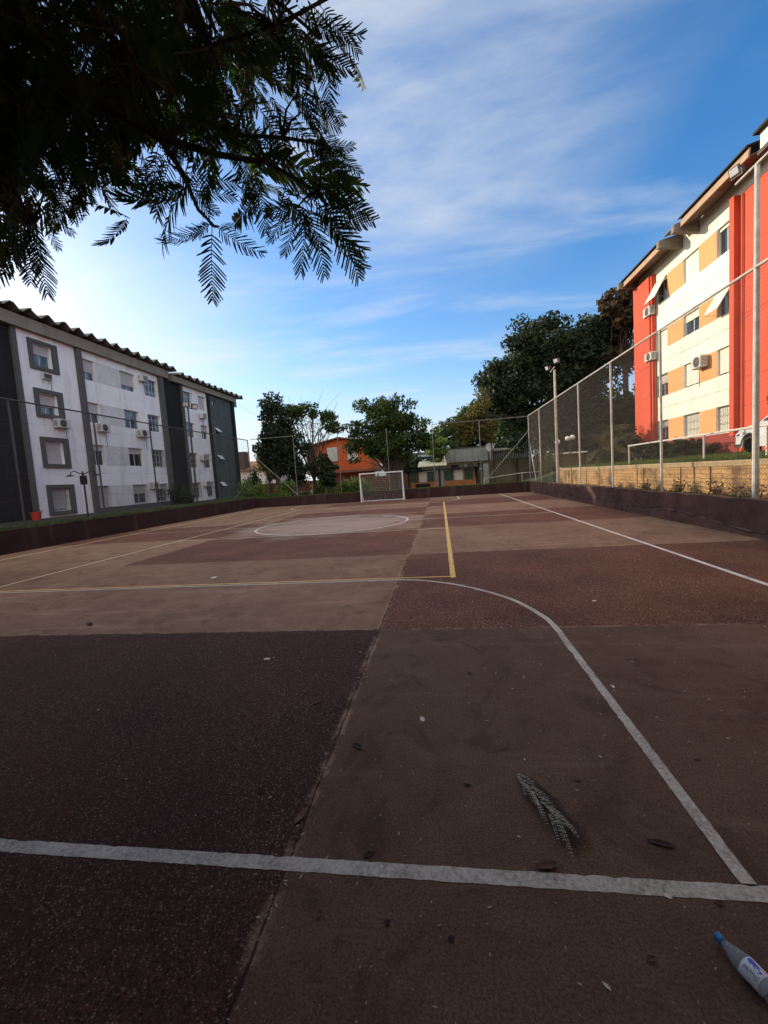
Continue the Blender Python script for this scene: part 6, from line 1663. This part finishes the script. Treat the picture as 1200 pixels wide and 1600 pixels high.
# ------------------------------------------------------------------ car behind the rail
CX0, CX1, CZ, CN = 11.25, 13.05, 1.60, 17.95
t = thing('parked_car', 'silver sport utility car parked before the red building, nose to the left', 'car', (12.15, 15.8, 1.6))
side = [(0, .42), (.03, .62), (.10, .80), (.28, .93), (.95, 1.06), (1.30, 1.10), (1.95, 1.56), (2.5, 1.66), (3.4, 1.65), (4.0, 1.52), (4.32, 1.12), (4.42, .85), (4.42, .40)]
def arch(c, r, n=9): return [(c + r*math.cos(math.pi*i/n), .33 + r*math.sin(math.pi*i/n)) for i in range(n+1)]
bot = arch(3.62, .41) + arch(.86, .41); poly = side + [(4.3, .28), (4.03, .28)] + [(a, b) for a, b in bot[:10]] + [(3.2, .26), (1.28, .26)] + [(a, b) for a, b in bot[10:]] + [(.44, .28), (.12, .30)]
mb = MB(); n = len(poly); secs = [(.0, .10), (.06, .02), (.5, 0), (.94, .02), (1.0, .10)]
for u, ins in secs:
    for a, b in poly:
        tum = max(0, b-1.0)*.30; xx = CX0 + (CX1-CX0)*u; xx += tum*(1 if u < .5 else (-1 if u > .5 else 0)); nose = ins*1.2*max(0, 1-a/.6)
        mb.v.append((xx, CN - a - nose, CZ + b - ins*.0))
for i in range(len(secs)-1):
    for k in range(n): k2 = (k+1) % n; mb.f.append((i*n+k, i*n+k2, (i+1)*n+k2, (i+1)*n+k))
mb.f += [tuple(range(n)), tuple(reversed(range(4*n, 5*n)))]
body = mb.build('body', M['car'], t, smooth=False)
win = [(1.42, 1.13), (1.98, 1.50), (3.35, 1.56), (3.9, 1.44), (4.05, 1.14)]
MB().prism(win, lambda a, b, c_: (CX0 + c_ + max(0, b-1.0)*.30, CN - a, CZ + b), -.008, .02).build('side_window', M['glass_dark'], t)
MB().add([(CX0+.12, CN-1.33, CZ+1.12), (CX1-.12, CN-1.33, CZ+1.12), (CX1-.26, CN-1.93, CZ+1.555), (CX0+.26, CN-1.93, CZ+1.555), (CX0+.12, CN-1.33, CZ+1.135), (CX1-.12, CN-1.33, CZ+1.135), (CX1-.26, CN-1.93, CZ+1.57), (CX0+.26, CN-1.93, CZ+1.57)], [(4, 5, 6, 7), (0, 1, 5, 4), (1, 2, 6, 5), (2, 3, 7, 6), (3, 0, 4, 7)]).build('windscreen', M['glass_dark'], t)
for x, s in ((CX0, -1), (CX1, 1)):
    f = MB().prism([(.10, .66), (.16, .80), (.52, .86), (.60, .80), (.42, .68)], lambda a, b, c_: (x + s*c_, CN - a, CZ + b), -.10, .012).build('headlight', M['lens'], t)
    MB().prism([(.20, .70), (.24, .77), (.36, .79), (.36, .71)], lambda a, b, c_: (x + s*c_, CN - a, CZ + b), .012, .018).build('lamp', M['car_trim'], f)
    MB().prism([(.04, .30), (.05, .40), (.40, .40), (.44, .29), (.12, .29)], lambda a, b, c_: (x + s*c_, CN - a, CZ + b), -.2, .004).build('bumper_trim', M['car_trim'], t)
    for yc in (.86, 3.62):
        mb = MB(); m_ = 18
        for i in range(m_):
            a0, a1 = math.pi*i/m_, math.pi*(i+1)/m_
            F = lambda a, r, c_: (x + s*c_, CN - yc - r*math.cos(a), CZ + .33 + r*math.sin(a))
            mb.add([F(a0, .405, .015), F(a0, .46, .015), F(a1, .46, .015), F(a1, .405, .015), F(a0, .405, -.3), F(a1, .405, -.3)], [(0, 1, 2, 3), (0, 3, 5, 4)])
        mb.build('wheel_arch', M['car_trim'], t)
        w0 = (x - s*.22, CN-yc, CZ+.33); mb = MB(); mb.lathe(w0, (s, 0, 0), [(0, .27), (.0, .32), (.03, .345), (.19, .345), (.22, .32), (.22, .255), (.17, .24), (.05, .24)], 32)
        wh = mb.build('wheel', M['rubber'], t)
        mb = MB(); c0 = Vector((x - s*.03, CN-yc, CZ+.33))
        for k in range(5):
            for dd in (-.14, .14):
                a = 2*math.pi*k/5 + dd + .3; e = c0 + Vector((0, math.cos(a)*.235, math.sin(a)*.235)); mb.tube([c0 + Vector((0, math.cos(a)*.04, math.sin(a)*.04)), e], .015, 6)
        ring = [tuple(c0 + Vector((0, math.cos(2*math.pi*i/32)*.245, math.sin(2*math.pi*i/32)*.245))) for i in range(33)]; mb.tube(ring, .014, 6); mb.sphere(tuple(c0), .05, 10, (.5, 1, 1))
        mb.build('rim', M['alloy'], wh)
# ------------------------------------------------------------------ things lying on the court
def pbottle():
    a = Vector((.836, 1.414, .031)); b = Vector((.905, 1.235, .0335)); d = (b-a).normalized()
    t = thing('plastic_bottle', 'empty clear plastic bottle with a blue cap and white label, lying at the lower right', 'bottle', tuple(a))
    prof = [(.018, .0115), (.030, .0125), (.036, .014), (.050, .019), (.070, .0265), (.085, .030), (.090, .0305), (.094, .0292), (.150, .0295), (.155, .0305), (.175, .030), (.180, .0285), (.205, .030), (.215, .027), (.220, .015)]
    m = Mt('clear_plastic', 0.12, 0, .6); m.b.inputs['Transmission Weight'].default_value = .75; m.b.inputs['IOR'].default_value = 1.12; m.col((.62, .66, .70)).bump(m.noise(60, 3, .6), .5, .004)
    o = MB().lathe(a, d, prof, 28).build('body', m.m, t, smooth=True)
    cap = plain('blue_cap', (.01, .16, .42), .35); mb = MB(); mb.lathe(a, d, [(0, .0125), (.002, .0145), (.019, .0148), (.020, .0135)], 28); mb.build('cap', cap, t, smooth=False)
    MB().lathe(a, d, [(.0205, .0138), (.0235, .0138)], 24).build('cap_ring', cap, t)
    lm = Mt('bottle_label', .4); lm.col((.62, .64, .68)); MB().lathe(a, d, [(.094, .0300), (.0941, .0304), (.1495, .0306), (.150, .0302)], 40).build('label', lm.m, t, smooth=True)
    # printed patches lie on the label
    up = Vector((0, 0, 1)); sdv = d.cross(up).normalized(); rr = .0310
    def onl(s, ang): return tuple(a + d*s + (up*math.cos(ang) + sdv*math.sin(ang))*rr)
    def patch(pts, nm, mat, par):
        mb = MB(); cs = sum(p[0] for p in pts)/len(pts); ca = sum(p[1] for p in pts)/len(pts); n = len(pts)
        for k in range(n):
            p, q = pts[k], pts[(k+1) % n]; mb.add([onl(cs, ca), onl(*p), onl(*q)], [(0, 1, 2)])
        mb.build(nm, mat, par)
    lab = [c for c in t.children if c.name.startswith('label')]
    lab = [o for o in C.objects if o.parent == t and o.name.startswith('label')][0]
    blob = [(.097 + .0, -.25), (.099, .05), (.108, .22), (.116, .10), (.124, .30), (.136, .40), (.143, .10), (.143, -.45), (.130, -.30), (.120, -.28), (.110, -.42), (.101, -.38)]
    patch(blob, 'print', plain('label_blue', (.03, .10, .50), .4), lab)
    ink = plain('label_ink', (.05, .06, .08), .5)
    r = random.Random(2)
    for k in range(16):
        s = .102 + .0028*k; a0 = .5 + r.uniform(0, .15)
        patch([(s, a0), (s+.0012, a0), (s+.0014, a0+.35+r.uniform(-.15, .2)), (s+.0002, a0+.35+r.uniform(-.1, .1))], 'print', ink, lab)
pbottle()
# fallen compound leaf
t = thing('fallen_branch_leaf', 'dried folded feathery frond lying beside the lower right lines', 'frond', (.32, 2.18, 0))
g = np.random.default_rng(9); V0 = []; Q0 = []; off = 0; b0 = np.array([.315, 2.19, .012]); e0 = np.array([.505, 1.735, .012]); ax = (e0-b0)/np.linalg.norm(e0-b0); sdv = np.array([ax[1], -ax[0], 0]); L0 = np.linalg.norm(e0-b0)
T = MB(); T.tube([tuple(b0 - ax*.045 + sdv*-.012), tuple(b0), tuple(b0+ax*L0*.5 + sdv*.01), tuple(b0+ax*L0*.85)], [.0022, .002, .0015, .001], 5)
T.build('stalk', M['dry'], t)
for layer, (mat, nm, cnt, zl) in enumerate((('dry_dark', 'leaflets', 90, .016), ('leaf_silver', 'pale_leaflets', 22, .026))):
    if mat == 'leaf_silver': M[mat] = foliage('pale_leaf_backs', (.22, .21, .14), (.50, .47, .36), None, .05, 60)
    V = []; Q = []
    for k in range(cnt):
        s = .04 + .72*k/cnt; lp = .15*g.uniform(.75, 1.1); sgn = 1 if k % 2 else -1; ang = R_(g.uniform(6, 24))*sgn; c_ = b0 + ax*L0*s + sdv*g.uniform(-.012, .012)*(.5+s)
        if layer == 0: c_ = c_ - sdv*g.uniform(0, .035)
        else: c_ = c_ + sdv*g.uniform(0, .02)
        dd = ax*math.cos(ang) + sdv*math.sin(ang); pp = np.array([dd[1], -dd[0], 0])
        for j in range(16):
            u = (j+.5)/16; p_ = c_ + dd*lp*u + np.array([0, 0, zl*(.4+.8*math.sin(3*u)) + g.uniform(-.003, .004)])
            for s2 in (-1, 1):
                tip = p_ + pp*s2*.0085 + dd*.005 + np.array([0, 0, g.uniform(-.002, .003)]); o = len(V); V += [p_, p_ + pp*s2*.004 + dd*.0042, tip, p_ + pp*s2*.004 - dd*.0012]; Q.append((o, o+1, o+2, o+3))
    np_mesh(nm, np.array(V), np.array(Q), M[mat], t)
def leaf(label, x, y, L, w_, rot, mat, curl=.3, stem=.25, seed=0, name='fallen_leaf'):
    r = random.Random(seed); t = thing(name, label, 'leaf', (x, y, .004), 'fallen leaves on the court'); mb = MB(); n = 12; m = 6; c, s = math.cos(rot), math.sin(rot)
    for i in range(n+1):
        u = i/n; wd = w_*.5*math.sin(math.pi*u**.85)**.8 + .0002; bend = curl*L*(u-.5)**2*1.2
        for k in range(m+1):
            v = -1 + 2*k/m; lx = L*(u-.5); ly = wd*v + .03*L*math.sin(u*3+seed); lz = .003 + bend + abs(v)**1.6*wd*max(0.0, .3+curl) + .001*math.sin(u*20+v*3)
            mb.v.append((x + lx*c - ly*s, y + lx*s + ly*c, lz))
    for i in range(n):
        for k in range(m): q = i*(m+1)+k; mb.f.append((q, q+1, q+m+2, q+m+1))
    mb.build('blade', M[mat], t, smooth=True)
    if stem: 
        a = mb.v[m//2]; b = (x + (-L*.5 - L*stem)*c - .02*L*s, y + (-L*.5 - L*stem)*s + .02*L*c, .004)
        MB().tube([a, ((a[0]+b[0])/2, (a[1]+b[1])/2, .004), b], .0011, 4).build('stem', M['dry'], t)
leaf('pale pink pointed leaf lying alone on the smooth slab, above the middle', -.212, 2.704, .075, .030, 1.9, 'dry_pale', -.25, 0, 1)
leaf('dark upturned leaf to the left of the pale pink leaf, near the long joint', -.60, 2.39, .085, .035, 2.6, 'dry_dark', .2, .5, 2)
leaf('long dark purple leaf right of the dried frond', .845, 1.795, .115, .028, 2.9, 'dry_dark', .15, 0, 3)
leaf('brown curled leaf between the dried frond and the white line', .345, 1.655, .10, .038, 3.3, 'dry', .35, .2, 4)
leaf('grey oval leaf lying on the long joint, with a thin stalk beside it', -.775, 1.855, .12, .034, 1.2, 'dry', .15, 0, 5)
leaf('cream leaf on the dark speckled slab, far left of the joint', -1.73, 3.65, .085, .04, .0, 'dry_pale', -.25, 0, 6)
leaf('thin brown leaf on the dark slab close to the joint', -1.0, 2.89, .11, .018, .7, 'dry', .25, .1, 7)
leaf('pink white leaf near the right edge of the court surface', 1.72, 2.42, .055, .03, -.4, 'dry_pale', -.25, 0, 8)
leaf('crumpled reddish leaf in the lower centre', -.36, 1.215, .030, .014, 1.5, 'dry', .5, .2, 9)
leaf('crumpled brown leaf just above the bottle', .60, 1.345, .030, .018, .3, 'dry', .5, .2, 10)
leaf('small crumpled leaf touching the lower edge of the white line, far right', .93, 1.55, .035, .016, -.5, 'dry', .5, .1, 11)
leaf('small pinkish leaf lying on the white line, right', .76, 1.57, .035, .02, 2.7, 'dry_pale', -.25, 0, 12)
leaf('small curled pale leaf low on the right, left of the bottle', .43, 1.26, .032, .010, 2.3, 'dry_pale', -.25, .3, 13)
leaf('dark leaf touching the upper edge of the white line, left of centre', -.40, 1.665, .06, .02, .5, 'dry_dark', .2, 0, 14)
leaf('pale leaf beside the curved white line, on the inner side', 1.17, 3.15, .05, .02, 1.8, 'dry_pale', -.25, 0, 15)
leaf('white round leaf on the dark slab right of the curved line', 1.75, 5.2, .06, .05, .2, 'dry_pale', -.25, 0, 16)
leaf('large dark leaf at the right edge of the court surface', 2.35, 3.25, .12, .05, .1, 'dry_dark', .3, 0, 17)
leaf('thin brown leaf on the right slab near the straight part of the line', 1.3, 2.35, .035, .012, 2.9, 'dry', .3, 0, 18)
leaf('tiny brown leaf above the dried frond', .15, 3.35, .06, .014, 2.6, 'dry', .5, 0, 19)
leaf('small brown leaf left of the dried frond', .05, 2.1, .05, .014, 2.9, 'dry_dark', .2, 0, 20)
leaf('small curled leaf to the upper right of the dried frond', .62, 2.16, .04, .014, 2.9, 'dry', .3, 0, 21)
leaf('pale round leaf before the white and yellow double line, left half', -4.29, 7.16, .20, .15, .1, 'dry_pale', -.25, 0, 22)
leaf('brown leaf lying in the middle of the lower left dark slab', -1.05, 2.0, .05, .02, .3, 'dry_dark', .2, 0, 23)
leaf('curled brown ring shaped leaf left of the two socket holes', -.55, 1.40, .030, .018, 1.1, 'dry', .5, .2, 24)
leaf('brown leaf far left on the smooth slab behind the dark one', -4.6, 4.7, .16, .05, -.5, 'dry_dark', .3, 0, 25)
for lb, P in (('thin bent twig on the slab left of the curved white line', [(.10, 4.0, .006), (.18, 3.9, .012), (.30, 3.74, .006)]), ('straw coloured stalk crossing the long joint', [(-.80, 2.02, .008), (-.74, 2.09, .012), (-.70, 2.13, .02)]), ('short brown twig on the smooth slab far left', [(-5.6, 9.0, .01), (-5.2, 8.98, .015), (-4.8, 9.0, .01)])):
    ORG[0] = Vector(P[0]); tag(MB().tube(P, [.003, .0035, .002], 5).build('twig', M['dry']), lb, 'twig', 'twigs on the court')
# crumbs, leaflets and grit nobody could count
g = np.random.default_rng(31); n = 7000; x = g.uniform(-5, 3.5, n); y = .9 + 8*g.random(n)**1.6; x[:900] = -.75 + g.normal(size=900)*.03; keep = (x > -.8) | (g.random(n) < .4); x, y = x[keep], y[keep]; n = len(x)
a = g.uniform(0, 6.283, n); L = g.uniform(.0012, .007, n)**1.0*(1+.15*y)*np.where(g.random(n) < .12, 1.5, .7); w_ = L*g.uniform(.25, .5, n); d = np.stack([np.cos(a), np.sin(a), 0*a], 1); p = np.stack([-np.sin(a), np.cos(a), 0*a], 1); P = np.stack([x, y, g.uniform(.0065, .009, n)], 1)
V = np.stack([P-d*L[:, None], P+p*w_[:, None]+[0, 0, .002], P+d*L[:, None]+[0, 0, .001], P-p*w_[:, None]], 1).reshape(-1, 3); world_org()
tag(np_mesh('litter_specks', V, np.arange(n*4).reshape(-1, 4), foliage('straw_specks', (.16, .12, .07), (.50, .42, .28), None, .1, 9)), 'tiny dry leaflets and grit scattered over the court', 'leaf litter', kind='stuff')
